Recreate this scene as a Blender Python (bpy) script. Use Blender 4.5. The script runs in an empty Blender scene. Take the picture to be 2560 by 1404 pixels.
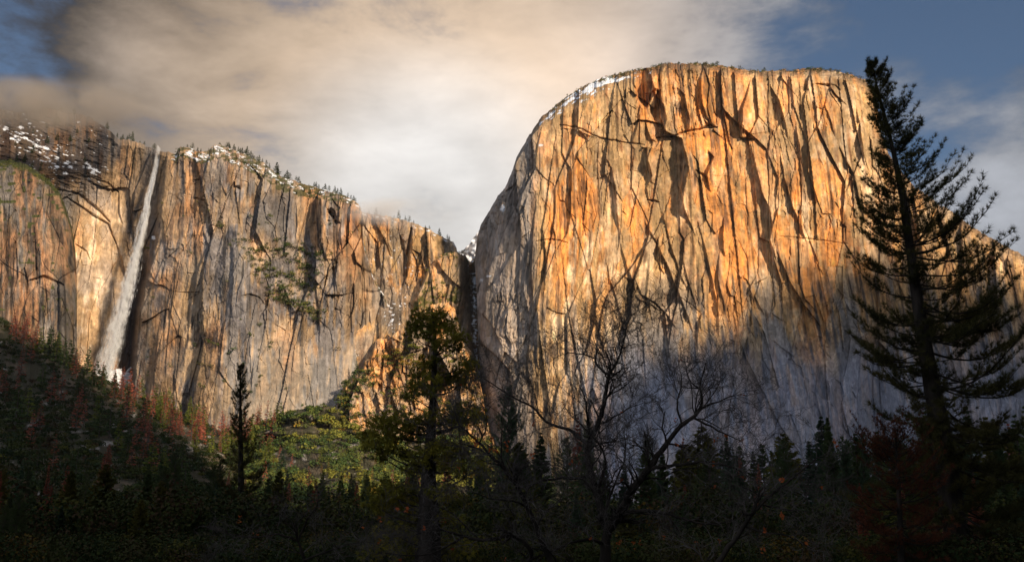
import bpy, bmesh, math, random
import numpy as np
from mathutils import Vector

# ------------------------------------------------------------------ camera
PITCH = math.radians(14.0)
FPX = 2512.0                       # focal length in pixels of the 2560 px wide photograph
CAMZ = 2.0
sc = bpy.context.scene
col = sc.collection
cam_d = bpy.data.cameras.new('camera')
cam_d.sensor_width = 36.0
cam_d.lens = FPX / 2560.0 * 36.0
cam_d.clip_start = 0.5
cam_d.clip_end = 30000.0
cam = bpy.data.objects.new('camera', cam_d)
cam.location = (0, 0, CAMZ)
cam.rotation_euler = (math.pi / 2 + PITCH, 0, 0)
col.objects.link(cam)
sc.camera = cam
sc.view_settings.view_transform = 'Standard'
sc.view_settings.look = 'None'
sc.view_settings.gamma = 1.0
sc.view_settings.exposure = 0.25
sc.cycles.max_bounces = 5
sc.cycles.diffuse_bounces = 2
sc.cycles.transparent_max_bounces = 24
sc.cycles.volume_bounces = 1
sc.cycles.volume_step_rate = 4.0
sc.cycles.use_denoising = True

CP, SP = math.cos(PITCH), math.sin(PITCH)


def ray(px, py):
    r = (np.asarray(px, float) - 1280.0) / FPX
    u = (702.0 - np.asarray(py, float)) / FPX
    return r, CP - u * SP, SP + u * CP


def P(px, py, D):
    """world point standing at distance D (along +Y) in the direction of photo pixel px,py"""
    x, y, z = ray(px, py)
    k = D / y
    return np.stack(np.broadcast_arrays(x * k, y * k, z * k + CAMZ), -1)


# ------------------------------------------------------------------ sun and sky
SUN_AZ = math.radians(40.0)        # degrees to the right of straight behind the camera
SUN_EL = math.radians(22.0)
sun_dir = Vector((math.sin(SUN_AZ) * math.cos(SUN_EL), -math.cos(SUN_AZ) * math.cos(SUN_EL), math.sin(SUN_EL)))
sd = bpy.data.lights.new('sun', 'SUN')
sd.energy = 5.0
sd.angle = math.radians(3.0)
sd.color = (1.0, 0.82, 0.60)
sun = bpy.data.objects.new('sun', sd)
sun.rotation_euler = sun_dir.to_track_quat('Z', 'Y').to_euler()
sun.location = (1500, -1500, 1500)
col.objects.link(sun)


class NT:
    """small helper around a node tree"""
    def __init__(s, tree):
        s.t = tree
        tree.nodes.clear()

    def n(s, kind, **kw):
        nd = s.t.nodes.new(kind)
        for k, v in kw.items():
            if k.startswith('i_'):
                key = k[2:].replace('_', ' ')
                nd.inputs[int(key) if key.isdigit() else key].default_value = v
            else:
                setattr(nd, k, v)
        return nd

    def l(s, a, b):
        s.t.links.new(a, b)

    def math(s, op, a, b=None, c=None, clamp=False):
        nd = s.n('ShaderNodeMath', operation=op, use_clamp=clamp)
        for i, v in enumerate((a, b, c)):
            if v is None:
                continue
            if isinstance(v, (int, float)):
                nd.inputs[i].default_value = v
            else:
                s.l(v, nd.inputs[i])
        return nd.outputs[0]

    def mix(s, f, a, b, blend='MIX'):
        nd = s.n('ShaderNodeMix', data_type='RGBA', blend_type=blend)
        for sock, v in ((nd.inputs[0], f), (nd.inputs[6], a), (nd.inputs[7], b)):
            if isinstance(v, (int, float)):
                sock.default_value = v
            elif isinstance(v, tuple):
                sock.default_value = (*v[:3], 1)
            else:
                s.l(v, sock)
        return nd.outputs[2]

    def smooth(s, v, a, b, lo=0.0, hi=1.0):
        nd = s.n('ShaderNodeMapRange', interpolation_type='SMOOTHSTEP')
        s.l(v, nd.inputs[0])
        nd.inputs[1].default_value = a
        nd.inputs[2].default_value = b
        nd.inputs[3].default_value = lo
        nd.inputs[4].default_value = hi
        return nd.outputs[0]


def pixdir(px, py):
    x, y, z = ray(px, py)
    v = Vector((float(x), float(y), float(z)))
    return v.normalized()


world = bpy.data.worlds.new('World')
sc.world = world
world.use_nodes = True
w = NT(world.node_tree)
sky = w.n('ShaderNodeTexSky', sky_type='NISHITA', sun_disc=False)
sky.sun_elevation = SUN_EL
sky.sun_rotation = math.pi - SUN_AZ
sky.altitude = 1200
sky.air_density = 1.0
sky.dust_density = 0.6
sky.ozone_density = 2.0
tc = w.n('ShaderNodeTexCoord')
dirv = tc.outputs['Generated']


def w_noise(scale, detail, rough, off, stretch=(1, 1, 1), dist=0.0):
    mp = w.n('ShaderNodeMapping')
    mp.inputs['Location'].default_value = off
    mp.inputs['Scale'].default_value = stretch
    w.l(dirv, mp.inputs[0])
    nz = w.n('ShaderNodeTexNoise', i_Scale=scale, i_Detail=detail, i_Roughness=rough, i_Distortion=dist)
    w.l(mp.outputs[0], nz.inputs['Vector'])
    return nz.outputs[0]


def w_blob(px, py, r_px, hard=0.0):
    """1 at the direction of a pixel, fading to 0 at r_px away"""
    d = pixdir(px, py)
    dt = w.n('ShaderNodeVectorMath', operation='DOT_PRODUCT')
    w.l(dirv, dt.inputs[0])
    dt.inputs[1].default_value = d
    return w.smooth(dt.outputs['Value'], math.cos(r_px / FPX), math.cos(hard * r_px / FPX))


big = w_noise(3.0, 8, 0.58, (3.1, 0.4, 1.7), (1, 1, 2.2), 0.15)
med = w_noise(7.0, 8, 0.60, (0.4, 2.2, 0.3), (1.0, 1, 2.2), 0.2)
# cover: a solid cloud deck with blue openings to the upper right and the far upper left
cov = w.math('MULTIPLY_ADD', w.math('SUBTRACT', big, 0.5), 3.0, 1.02)
cov = w.math('MULTIPLY_ADD', w.math('SUBTRACT', med, 0.5), 4.2, cov)
for (bx, by, r, amt) in ((2200, 110, 360, -0.65), (2640, -80, 500, -1.15), (2420, 380, 200, -0.35), (-80, -80, 420, -0.62),
                         (850, 300, 1300, 0.6), (2560, 260, 220, 0.55), (2270, 250, 190, 0.65), (2480, 620, 300, .3)):
    cov = w.math('MULTIPLY_ADD', w_blob(bx, by, r), amt, cov)
mask = w.smooth(cov, -0.15, 1.30)
sep = w.n('ShaderNodeSeparateXYZ')
w.l(dirv, sep.inputs[0])
behind = w.smooth(sep.outputs['Y'], 0.15, -0.75)      # the sunlit side of the cloud deck, behind the viewer
# cloud tone: cream and pink where the low sun reaches the deck, grey brown above
lum = w.math('MULTIPLY_ADD', w_blob(1120, 520, 1200), 0.36, 0.15)
lum = w.math('MULTIPLY_ADD', w_blob(760, 150, 560), 0.10, lum)
lum = w.math('MULTIPLY_ADD', w_blob(1280, 330, 420), 0.09, lum)
lum = w.math('MULTIPLY_ADD', w_blob(-40, 120, 900), -0.20, lum)
lum = w.math('MULTIPLY_ADD', w_blob(2560, 0, 460), -0.12, lum)
lum = w.math('MULTIPLY_ADD', w_blob(2330, 420, 420), 0.22, lum)
lum = w.math('MULTIPLY_ADD', w.math('SUBTRACT', med, 0.5), 0.50, lum)
lum = w.math('MULTIPLY_ADD', w.math('SUBTRACT', big, 0.5), 0.65, lum)
lum = w.math('MAXIMUM', lum, 0.04)
lum = w.math('MULTIPLY_ADD', behind, 0.60, lum)
warm = w.mix(w_blob(900, 60, 1100, 0.1), (0.92, 0.96, 1.06), (1.20, 0.92, 0.68))
warm = w.mix(w_blob(1050, 560, 520, 0.2), warm, (1.03, 1.0, 0.97))
warm = w.mix(behind, warm, (0.86, 0.95, 1.14))
ccol = w.n('ShaderNodeVectorMath', operation='SCALE')
w.l(warm, ccol.inputs[0])
w.l(lum, ccol.inputs['Scale'])
# blue of the open sky comes from the Nishita sky at low strength
skyc = w.n('ShaderNodeVectorMath', operation='SCALE')
w.l(sky.outputs[0], skyc.inputs[0])
skyc.inputs['Scale'].default_value = 1.0
bg_sky = w.n('ShaderNodeBackground', i_Strength=0.07)
w.l(sky.outputs[0], bg_sky.inputs[0])
bg_cl = w.n('ShaderNodeBackground', i_Strength=1.0)
w.l(ccol.outputs[0], bg_cl.inputs[0])
mx = w.n('ShaderNodeMixShader')
w.l(mask, mx.inputs[0])
w.l(bg_sky.outputs[0], mx.inputs[1])
w.l(bg_cl.outputs[0], mx.inputs[2])
wo = w.n('ShaderNodeOutputWorld')
w.l(mx.outputs[0], wo.inputs[0])


# ------------------------------------------------------------------ mesh helpers
def mesh(name, V, F=None, tris=None, quads=None, mat=None, tint=None, smooth=False, mat_idx=None, mats=None):
    """fast mesh from numpy arrays: quads (n,4) and/or tris (n,3)"""
    me = bpy.data.meshes.new(name)
    V = np.asarray(V, np.float32).reshape(-1, 3)
    me.vertices.add(len(V))
    me.vertices.foreach_set('co', V.ravel())
    loops, starts, tot = [], [], 0
    if quads is not None and len(quads):
        q = np.asarray(quads, np.int32).reshape(-1, 4)
        loops.append(q.ravel())
        starts.append(tot + 4 * np.arange(len(q), dtype=np.int32))
        tot += 4 * len(q)
    if tris is not None and len(tris):
        t = np.asarray(tris, np.int32).reshape(-1, 3)
        loops.append(t.ravel())
        starts.append(tot + 3 * np.arange(len(t), dtype=np.int32))
        tot += 3 * len(t)
    lp = np.concatenate(loops)
    st = np.concatenate(starts)
    me.loops.add(len(lp))
    me.loops.foreach_set('vertex_index', lp)
    me.polygons.add(len(st))
    me.polygons.foreach_set('loop_start', st)
    me.polygons.foreach_set('use_smooth', np.full(len(st), smooth, bool))
    if tint is not None:
        ca = me.color_attributes.new('tint', 'FLOAT_COLOR', 'POINT')
        c4 = np.ones((len(V), 4), np.float32)
        c4[:, :3] = tint
        ca.data.foreach_set('color', c4.ravel())
    for m in (mats or ([mat] if mat else [])):
        me.materials.append(m)
    if mat_idx is not None:
        me.polygons.foreach_set('material_index', np.asarray(mat_idx, np.int32))
    me.update(calc_edges=True)
    return me


def put(name, me, parent=None, loc=None, label=None, cat=None, group=None, kind=None):
    o = bpy.data.objects.new(name, me)
    col.objects.link(o)
    if parent is not None:
        o.parent = parent
    if loc is not None:
        o.location = loc
    tag(o, label, cat, group, kind)
    return o


def tag(o, label=None, cat=None, group=None, kind=None):
    if label:
        o['label'] = label
    if cat:
        o['category'] = cat
    if group:
        o['group'] = group
    if kind:
        o['kind'] = kind


# ------------------------------------------------------------------ numpy noise
def _h(ix, iy, seed):
    n = (ix.astype(np.int64) * 374761393 + iy.astype(np.int64) * 668265263 + seed * 362437) & 0xffffffff
    n = ((n ^ (n >> 13)) * 1274126177) & 0xffffffff
    n = ((n ^ (n >> 16)) * 1103515245) & 0xffffffff
    return ((n >> 8) & 0xffffff) / 16777216.0


def vn(x, y, seed=0):
    xi = np.floor(x); yi = np.floor(y)
    fx = x - xi; fy = y - yi
    fx = fx * fx * fx * (fx * (fx * 6 - 15) + 10)
    fy = fy * fy * fy * (fy * (fy * 6 - 15) + 10)
    a = _h(xi, yi, seed); b = _h(xi + 1, yi, seed)
    c = _h(xi, yi + 1, seed); d = _h(xi + 1, yi + 1, seed)
    return (a + (b - a) * fx) * (1 - fy) + (c + (d - c) * fx) * fy


def fbm(x, y, seed=0, oct=4, gain=0.5):
    s = 0; a = 1; t = 0
    for i in range(oct):
        s = s + a * (vn(x * 2 ** i + 17.3 * i, y * 2 ** i + 9.1 * i, seed + i) * 2 - 1)
        t += a
        a *= gain
    return s / t


def ridged(x, y, seed=0, oct=4, gain=0.55):
    s = 0; a = 1; t = 0
    for i in range(oct):
        s = s + a * (1 - np.abs(vn(x * 2 ** i + 5.3 * i, y * 2 ** i + 3.1 * i, seed + i) * 2 - 1) * 2)
        t += a
        a *= gain
    return s / t


def cells(x, y, seed=0):
    """voronoi facets: returns random value, second random, offset to the cell seed, F2-F1"""
    xi = np.floor(x); yi = np.floor(y)
    f1 = np.full(x.shape, 9.0); f2 = np.full(x.shape, 9.0)
    r1 = np.zeros(x.shape); r2 = np.zeros(x.shape); r3 = np.zeros(x.shape)
    dx1 = np.zeros(x.shape); dy1 = np.zeros(x.shape)
    for i in (-1, 0, 1):
        for j in (-1, 0, 1):
            cx = xi + i; cy = yi + j
            dx = x - (cx + _h(cx, cy, seed)); dy = y - (cy + _h(cx, cy, seed + 11))
            d = dx * dx + dy * dy
            new = d < f1
            f2 = np.where(new, f1, np.minimum(f2, d))
            f1 = np.where(new, d, f1)
            r1 = np.where(new, _h(cx, cy, seed + 23), r1)
            r2 = np.where(new, _h(cx, cy, seed + 37), r2)
            r3 = np.where(new, _h(cx, cy, seed + 41), r3)
            dx1 = np.where(new, dx, dx1); dy1 = np.where(new, dy, dy1)
    return r1, r2, r3, dx1, dy1, np.sqrt(f2) - np.sqrt(f1)


def sstep(a, b, x):
    t = np.clip((x - a) / (b - a), 0, 1)
    return t * t * (3 - 2 * t)


def lerp3(a, b, t):
    return a + (b - a) * t[..., None]


def C3(*c):
    return np.array(c, float)


def poly_dist(PX, PY, pts):
    """distance to a polyline, signed side (+ = right of a line running down the picture), and the running fraction"""
    pts = np.array(pts, float)
    best = np.full(PX.shape, 1e9); side = np.zeros(PX.shape); frac = np.zeros(PX.shape)
    seg = np.diff(pts, axis=0)
    L = np.hypot(seg[:, 0], seg[:, 1]); cum = np.concatenate([[0], np.cumsum(L)])
    for k in range(len(seg)):
        vx, vy = seg[k]
        wx = PX - pts[k, 0]; wy = PY - pts[k, 1]
        t = np.clip((wx * vx + wy * vy) / (L[k] ** 2), 0, 1)
        d = np.hypot(wx - t * vx, wy - t * vy)
        s = np.sign(vy * wx - vx * wy)
        m = d < best
        best = np.where(m, d, best); side = np.where(m, s, side)
        frac = np.where(m, (cum[k] + t * L[k]) / cum[-1], frac)
    return best, side, frac


def flake(d, PX, PY, pts, h, L, taper=True, wob=2.0):
    """a rib: its left edge follows pts and stands h metres proud, falling back over L px to the right"""
    pts = np.array(pts, float)
    x0, x1 = pts[:, 0].min() - 12, pts[:, 0].max() + 3.5 * L
    y0, y1 = pts[:, 1].min() - L, pts[:, 1].max() + L
    m = (PX > x0) & (PX < x1) & (PY > y0) & (PY < y1)
    if not m.any():
        return
    X = PX[m]; Y = PY[m]
    X = X + wob * fbm(X / 22, Y / 26, 71, 3)
    ds, sd_, fr = poly_dist(X, Y, pts)
    s = ds * sd_
    inside = (fr > 0.001) & (fr < 0.999)
    w_ = .85 * (np.sin(np.clip(fr, 0, 1) * math.pi) ** 0.85) if taper else 1.0
    prof = np.where(s > 0, np.exp(-s / L), np.exp(-(s / 1.6) ** 2) * (s > -5))
    d[m] += h * prof * w_ * inside


def notch(d, PX, PY, pts, wd, depth, wob=1.6):
    pts = np.array(pts, float)
    r = 4 * wd + 6
    m = (PX > pts[:, 0].min() - r) & (PX < pts[:, 0].max() + r) & (PY > pts[:, 1].min() - r) & (PY < pts[:, 1].max() + r)
    if not m.any():
        return
    X = PX[m]; Y = PY[m]
    X = X + wob * fbm(X / 14, Y / 20, 91, 3)
    Y = Y + wob * fbm(X / 14, Y / 14, 97, 3)
    ds, _, fr = poly_dist(X, Y, pts)
    w2 = wd * (0.35 + 0.65 * np.sin(np.clip(fr, 0, 1) * math.pi))
    d[m] -= .7 * depth * np.exp(-(ds / w2) ** 2)


def pit(d, PX, PY, cx, cy, rx, ry, depth, pw=4):
    """an alcove: recess with fairly sharp edges"""
    m = (np.abs(PX - cx) < 2 * rx) & (np.abs(PY - cy) < 2 * ry)
    X = PX[m] + 5 * fbm(PX[m] / 20, PY[m] / 20, 133, 3); Y = PY[m] + 7 * fbm(PX[m] / 18, PY[m] / 22, 137, 3)
    q = (np.abs(X - cx) / rx) ** 2 + (np.abs(Y - cy) / ry) ** 2
    d[m] -= depth * (1 - sstep(0.7, 1.1, q))


def rock_relief(PX, PY, seed, shear=0.0, amp=1.0, blocky=1.0, vstretch=1.0):
    """metres towards the viewer; joints run down the wall, leaning by shear"""
    wx = 20 * fbm(PX / 260, PY / 420, seed + 1, 2)
    wy = 26 * fbm(PX / 80, PY / 200, seed + 3, 2)
    broken = .34 + .66 * sstep(.42, .60, fbm(PX / 75, PY / 130, seed + 15, 3) * .5 + .5)
    qx = PX - shear * (PY - 600) + wx
    qy = (PY + wy) / vstretch
    d = 16 * fbm(qx / 170, qy / 520, seed + 4, 3)
    tone = np.zeros(PX.shape)
    for k, (sx, sy, a, tl) in enumerate(((120, 420, 16, 30), (54, 190, 9, 19), (25, 84, 5.6, 9.5), (12, 30, 2.8, 4.2), (6, 10, 1.3, 1.6))):
        r1, r2, r3, dx, dy, e = cells(qx / sx + 0.25 * qy / sy, qy / sy, seed + 50 * k)
        # each joint block leans: its left edge stands proud and it falls away to the right
        d = d + (1.0 if k < 2 else broken) * blocky * (a * (r1 - 0.5) - tl * (r2 - 0.22) * dx * 1.2 + tl * 0.35 * (r3 - 0.5) * dy - 0.05 * a * np.exp(-(e / 0.03) ** 2))
        tone = tone + (r3 - 0.5) * (0.35, 0.45, 0.42, 0.35, 0.25)[k]
    d = d + 0.5 * ridged(qx / 17, qy / 190, seed + 5, 2) * broken + 1.2 * fbm(PX / 34, PY / 60, seed + 8, 3)
    d = d + 0.6 * fbm(qx / 5.5, qy / 30, seed + 6, 3) + 0.6 * fbm(PX / 5, PY / 5, seed + 7, 3)
    return d * amp, qx, qy, tone


PAL = dict(orange=C3(.60, .29, .090), deep=C3(.36, .15, .048), tan=C3(.47, .325, .17), cream=C3(.74, .57, .38),
           pale=C3(.62, .56, .48), grey=C3(.30, .265, .235), brown=C3(.20, .125, .075), stain=C3(.085, .066, .058),
           blue=C3(.27, .275, .32), veg=C3(.055, .060, .018), snow=C3(.82, .84, .88))


def rock_tint(qx, qy, tone, seed, orange, cream, grey, dark):
    """albedo: streaks of iron orange, cream scars, grey weathering and black water stains. inputs 0..1 arrays"""
    n1 = fbm(qx / 60, qy / 260, seed + 1, 4) * 0.5 + 0.5
    n2 = fbm(qx / 13, qy / 210, seed + 2, 4) * 0.5 + 0.5
    n3 = fbm(qx / 8, qy / 55, seed + 3, 4) * 0.5 + 0.5
    n4 = fbm(qx / 30, qy / 42, seed + 4, 5) * 0.5 + 0.5
    c = np.broadcast_to(PAL['tan'], qx.shape + (3,)).copy()
    c = lerp3(c, PAL['orange'], np.clip(sstep(.35, .66, n1 * .5 + n2 * .5 + 0.25 * tone) * orange * 1.15, 0, 1))
    c = lerp3(c, PAL['deep'], np.clip(sstep(.52, .75, n3 * .5 + n4 * .5) * orange * .8, 0, 1))
    c = lerp3(c, PAL['cream'], np.clip(sstep(.44, .66, n4 * .45 + n2 * .55 - 0.25 * tone) * cream * 1.2, 0, 1))
    c = lerp3(c, PAL['grey'], np.clip(sstep(.40, .62, (1 - n1) * .5 + n3 * .5) * grey * 1.25, 0, 1))
    c = lerp3(c, PAL['brown'], np.clip(sstep(.55, .70, n2 * .6 + (1 - n4) * .4 + .1 * tone) * dark * 1.1, 0, 1))
    c = lerp3(c, PAL['stain'], np.clip(sstep(.60, .72, n3 * .6 + n1 * .4) * dark * 1.0, 0, 1))
    c = c * (1 + 0.60 * tone)[..., None] * (0.80 + .42 * vn(qx / 55, qy / 75, seed + 12))[..., None]
    c = c * (1 + (0.30 * vn(qx / 3.0, qy / 80, seed + 9) - .15) * sstep(.3, .7, vn(qx / 40, qy / 60, seed + 14)))[..., None] * (0.84 + 0.32 * fbm(qx / 9, qy / 13, seed + 10, 4, .7) + .16)[..., None]
    c = lerp3(c, c * .38, sstep(.60, .78, fbm(qx / 8, qy / 240, seed + 13, 3) * .5 + .5) * np.clip(dark + .15, 0, 1))
    g_ = c.mean(-1, keepdims=True)
    c = g_ + (c - g_) * .96
    c = .46 * (np.clip(c, 0, 1) / .46) ** 1.33
    return np.clip(c, 0.02, 0.9)


def curve(pts):
    a = np.array(pts, float)
    return lambda x: np.interp(x, a[:, 0], a[:, 1])


# ------------------------------------------------------------------ materials
def rock_material(name):
    m = bpy.data.materials.new(name)
    m.use_nodes = True
    t = NT(m.node_tree)
    at = t.n('ShaderNodeAttribute', attribute_name='tint')
    geo = t.n('ShaderNodeNewGeometry')
    mp = t.n('ShaderNodeMapping')
    mp.inputs['Scale'].default_value = (1, 1, 0.22)
    t.l(geo.outputs['Position'], mp.inputs[0])
    n1 = t.n('ShaderNodeTexNoise', i_Scale=0.28, i_Detail=5, i_Roughness=0.62)
    t.l(mp.outputs[0], n1.inputs['Vector'])
    n2 = t.n('ShaderNodeTexNoise', i_Scale=0.6, i_Detail=4, i_Roughness=0.6)
    t.l(geo.outputs['Position'], n2.inputs['Vector'])
    n3 = t.n('ShaderNodeTexNoise', i_Scale=0.075, i_Detail=6, i_Roughness=0.72)
    t.l(geo.outputs['Position'], n3.inputs['Vector'])
    v = t.math('MULTIPLY', t.math('MULTIPLY_ADD', n1.outputs[0], 1.1, 0.42), t.math('MULTIPLY_ADD', n3.outputs[0], 1.3, 0.33))
    sc_ = t.n('ShaderNodeVectorMath', operation='SCALE')
    t.l(at.outputs['Color'], sc_.inputs[0]); t.l(v, sc_.inputs['Scale'])
    b = t.n('ShaderNodeBump', i_Strength=0.7, i_Distance=1.6)
    t.l(t.math('ADD', n1.outputs[0], n2.outputs[0]), b.inputs['Height'])
    p = t.n('ShaderNodeBsdfPrincipled')
    p.inputs['Roughness'].default_value = 0.88
    p.inputs['Specular IOR Level'].default_value = 0.25
    t.l(sc_.outputs[0], p.inputs['Base Color'])
    t.l(b.outputs[0], p.inputs['Normal'])
    o = t.n('ShaderNodeOutputMaterial')
    t.l(p.outputs[0], o.inputs[0])
    return m


def plain_material(name, c1, c2, scale=1.0, rough=0.85, transl=0.0, stretch=(1, 1, 1), bump=0.0, objvar=0.0):
    """two-tone noise material, optionally a little translucent (leaves)"""
    m = bpy.data.materials.new(name)
    m.use_nodes = True
    t = NT(m.node_tree)
    geo = t.n('ShaderNodeNewGeometry')
    mp = t.n('ShaderNodeMapping')
    mp.inputs['Scale'].default_value = stretch
    t.l(geo.outputs['Position'], mp.inputs[0])
    n1 = t.n('ShaderNodeTexNoise', i_Scale=scale, i_Detail=4, i_Roughness=0.6)
    t.l(mp.outputs[0], n1.inputs['Vector'])
    f = t.smooth(n1.outputs[0], 0.35, 0.65)
    c = t.mix(f, c1, c2)
    if objvar:
        oi = t.n('ShaderNodeObjectInfo')
        k = t.math('MULTIPLY_ADD', oi.outputs['Random'], objvar, 1 - objvar / 2)
        s_ = t.n('ShaderNodeVectorMath', operation='SCALE')
        t.l(c, s_.inputs[0]); t.l(k, s_.inputs['Scale'])
        c = s_.outputs[0]
    p = t.n('ShaderNodeBsdfPrincipled')
    p.inputs['Roughness'].default_value = rough
    p.inputs['Specular IOR Level'].default_value = 0.2
    t.l(c, p.inputs['Base Color'])
    if bump:
        b = t.n('ShaderNodeBump', i_Strength=0.8, i_Distance=bump)
        t.l(n1.outputs[0], b.inputs['Height'])
        t.l(b.outputs[0], p.inputs['Normal'])
    out = p.outputs[0]
    if transl:
        tr = t.n('ShaderNodeBsdfTranslucent')
        t.l(c, tr.inputs[0])
        ms = t.n('ShaderNodeMixShader')
        ms.inputs[0].default_value = transl
        t.l(out, ms.inputs[1]); t.l(tr.outputs[0], ms.inputs[2])
        out = ms.outputs[0]
    o = t.n('ShaderNodeOutputMaterial')
    t.l(out, o.inputs[0])
    return m


def tint_material(name, rough=0.85, transl=0.15):
    m = bpy.data.materials.new(name)
    m.use_nodes = True
    t = NT(m.node_tree)
    at = t.n('ShaderNodeAttribute', attribute_name='tint')
    geo = t.n('ShaderNodeNewGeometry')
    n1 = t.n('ShaderNodeTexNoise', i_Scale=0.7, i_Detail=4)
    t.l(geo.outputs['Position'], n1.inputs['Vector'])
    s_ = t.n('ShaderNodeVectorMath', operation='SCALE')
    t.l(at.outputs['Color'], s_.inputs[0])
    t.l(t.math('MULTIPLY_ADD', n1.outputs[0], 0.8, 0.6), s_.inputs['Scale'])
    p = t.n('ShaderNodeBsdfPrincipled')
    p.inputs['Roughness'].default_value = rough
    p.inputs['Specular IOR Level'].default_value = 0.15
    t.l(s_.outputs[0], p.inputs['Base Color'])
    tr = t.n('ShaderNodeBsdfTranslucent')
    t.l(s_.outputs[0], tr.inputs[0])
    ms = t.n('ShaderNodeMixShader')
    ms.inputs[0].default_value = transl
    t.l(p.outputs[0], ms.inputs[1]); t.l(tr.outputs[0], ms.inputs[2])
    o = t.n('ShaderNodeOutputMaterial')
    t.l(ms.outputs[0], o.inputs[0])
    return m


M_ROCK = rock_material('granite')
M_LEAF = tint_material('leafage')

SHEETS = {}


def sheet(name, x0, x1, nx, ny, T, B, Dfun, label, cat, back=(6, 25, 90, 350), drop=0.04, vpow=1.0, mat=None, kind='structure', jag=3.0, lean=0.0):
    """a rock wall: columns follow pixel azimuths, rows climb from B to the crest T; Dfun gives distance and albedo.
    The crest and both ends are carried back so the wall is a body with depth."""
    pxs = np.linspace(x0, x1, nx)
    v = np.linspace(0, 1, ny) ** vpow
    Tp = T(pxs) if callable(T) else np.full(nx, float(T))
    jg = cells(pxs / 9.0, pxs * 0 + .5, int(abs(x0)) + 7)[0] - .5 + .8 * (cells(pxs / 3.6, pxs * 0 + .5, int(abs(x0)) + 8)[0] - .5) + 1.2 * fbm(pxs / 30, pxs * 0, 3, 3)
    Tp = Tp - jag * jg
    Bp = B(pxs) if callable(B) else np.full(nx, float(B))
    PX = np.broadcast_to(pxs, (ny, nx)).copy()
    PY = Bp + (Tp - Bp) * v[:, None]
    if lean:
        PX = PX + lean * (1 - v[:, None]) ** .6 * np.exp(-(pxs - x0) / 60.0)
    D, tint = Dfun(PX, PY, np.broadcast_to(Tp, (ny, nx)))
    XYZ = P(PX, PY, D)
    SHEETS[name] = dict(pxs=pxs, PY=PY, XYZ=XYZ, D=D, T=Tp)
    A = XYZ; Ct = tint
    if back:
        def away(e, b, side=0.0):
            r = e[..., :2] / np.linalg.norm(e[..., :2], axis=-1, keepdims=True)
            o = e.copy()
            o[..., :2] += r * b
            o[..., 0] += side * b
            o[..., 2] -= drop * b
            return o
        L = [away(A[:, :1], b, .12) for b in back[::-1]]
        R_ = [away(A[:, -1:], b, -.12) for b in back]
        A = np.concatenate(L + [A] + R_, 1)
        Ct = np.concatenate([tint[:, :1]] * len(L) + [tint] + [tint[:, -1:]] * len(R_), 1)
        rows = [away(A[-1:], b) for b in back]
        A = np.concatenate([A] + rows, 0)
        Ct = np.concatenate([Ct] + [Ct[-1:]] * len(rows), 0)
    h, w_ = A.shape[:2]
    idx = np.arange(h * w_).reshape(h, w_)
    q = np.stack([idx[:-1, :-1], idx[:-1, 1:], idx[1:, 1:], idx[1:, :-1]], -1).reshape(-1, 4)
    me = mesh(name, A.reshape(-1, 3), quads=q, mat=mat or M_ROCK, tint=Ct.reshape(-1, 3))
    return put(name, me, label=label, cat=cat, kind=kind)


def on_sheet(name, px, py=None):
    """world point on a sheet at pixel px,py (py None: on its crest)"""
    s = SHEETS[name]
    i = float(np.interp(px, s['pxs'], np.arange(len(s['pxs']))))
    i0 = int(min(max(round(i), 0), len(s['pxs']) - 1))
    if py is None:
        j = s['XYZ'].shape[0] - 1
    else:
        j = int(np.argmin(np.abs(s['PY'][:, i0] - py)))
    return s['XYZ'][j, i0]


# ------------------------------------------------------------------ the great monolith
EL_T = curve([(1186, 660), (1192, 600), (1202, 562), (1222, 528), (1245, 488), (1262, 472), (1280, 430), (1292, 392), (1310, 362), (1332, 326), (1352, 296),
              (1385, 268), (1420, 240), (1460, 214), (1500, 198), (1545, 186), (1590, 174), (1625, 168), (1670, 160), (1740, 158), (1800, 166), (1850, 171), (1905, 178),
              (1960, 176), (2030, 172), (2085, 175), (2130, 186), (2160, 200), (2180, 222), (2192, 262), (2202, 330), (2222, 384), (2255, 432), (2290, 470), (2340, 505),
              (2400, 545), (2450, 578), (2500, 606), (2560, 640), (2700, 720), (3000, 860)])
EL_D = curve([(1186, 2035), (1215, 1982), (1250, 1936), (1285, 1898), (1315, 1872), (1345, 1856), (1380, 1849), (1440, 1846), (1500, 1846), (1600, 1848), (1640, 1858), (1700, 1862),
              (1800, 1868), (1950, 1888), (2080, 1925), (2160, 1970), (2210, 2020), (2300, 2060), (2450, 2080), (2700, 2120)])


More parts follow.
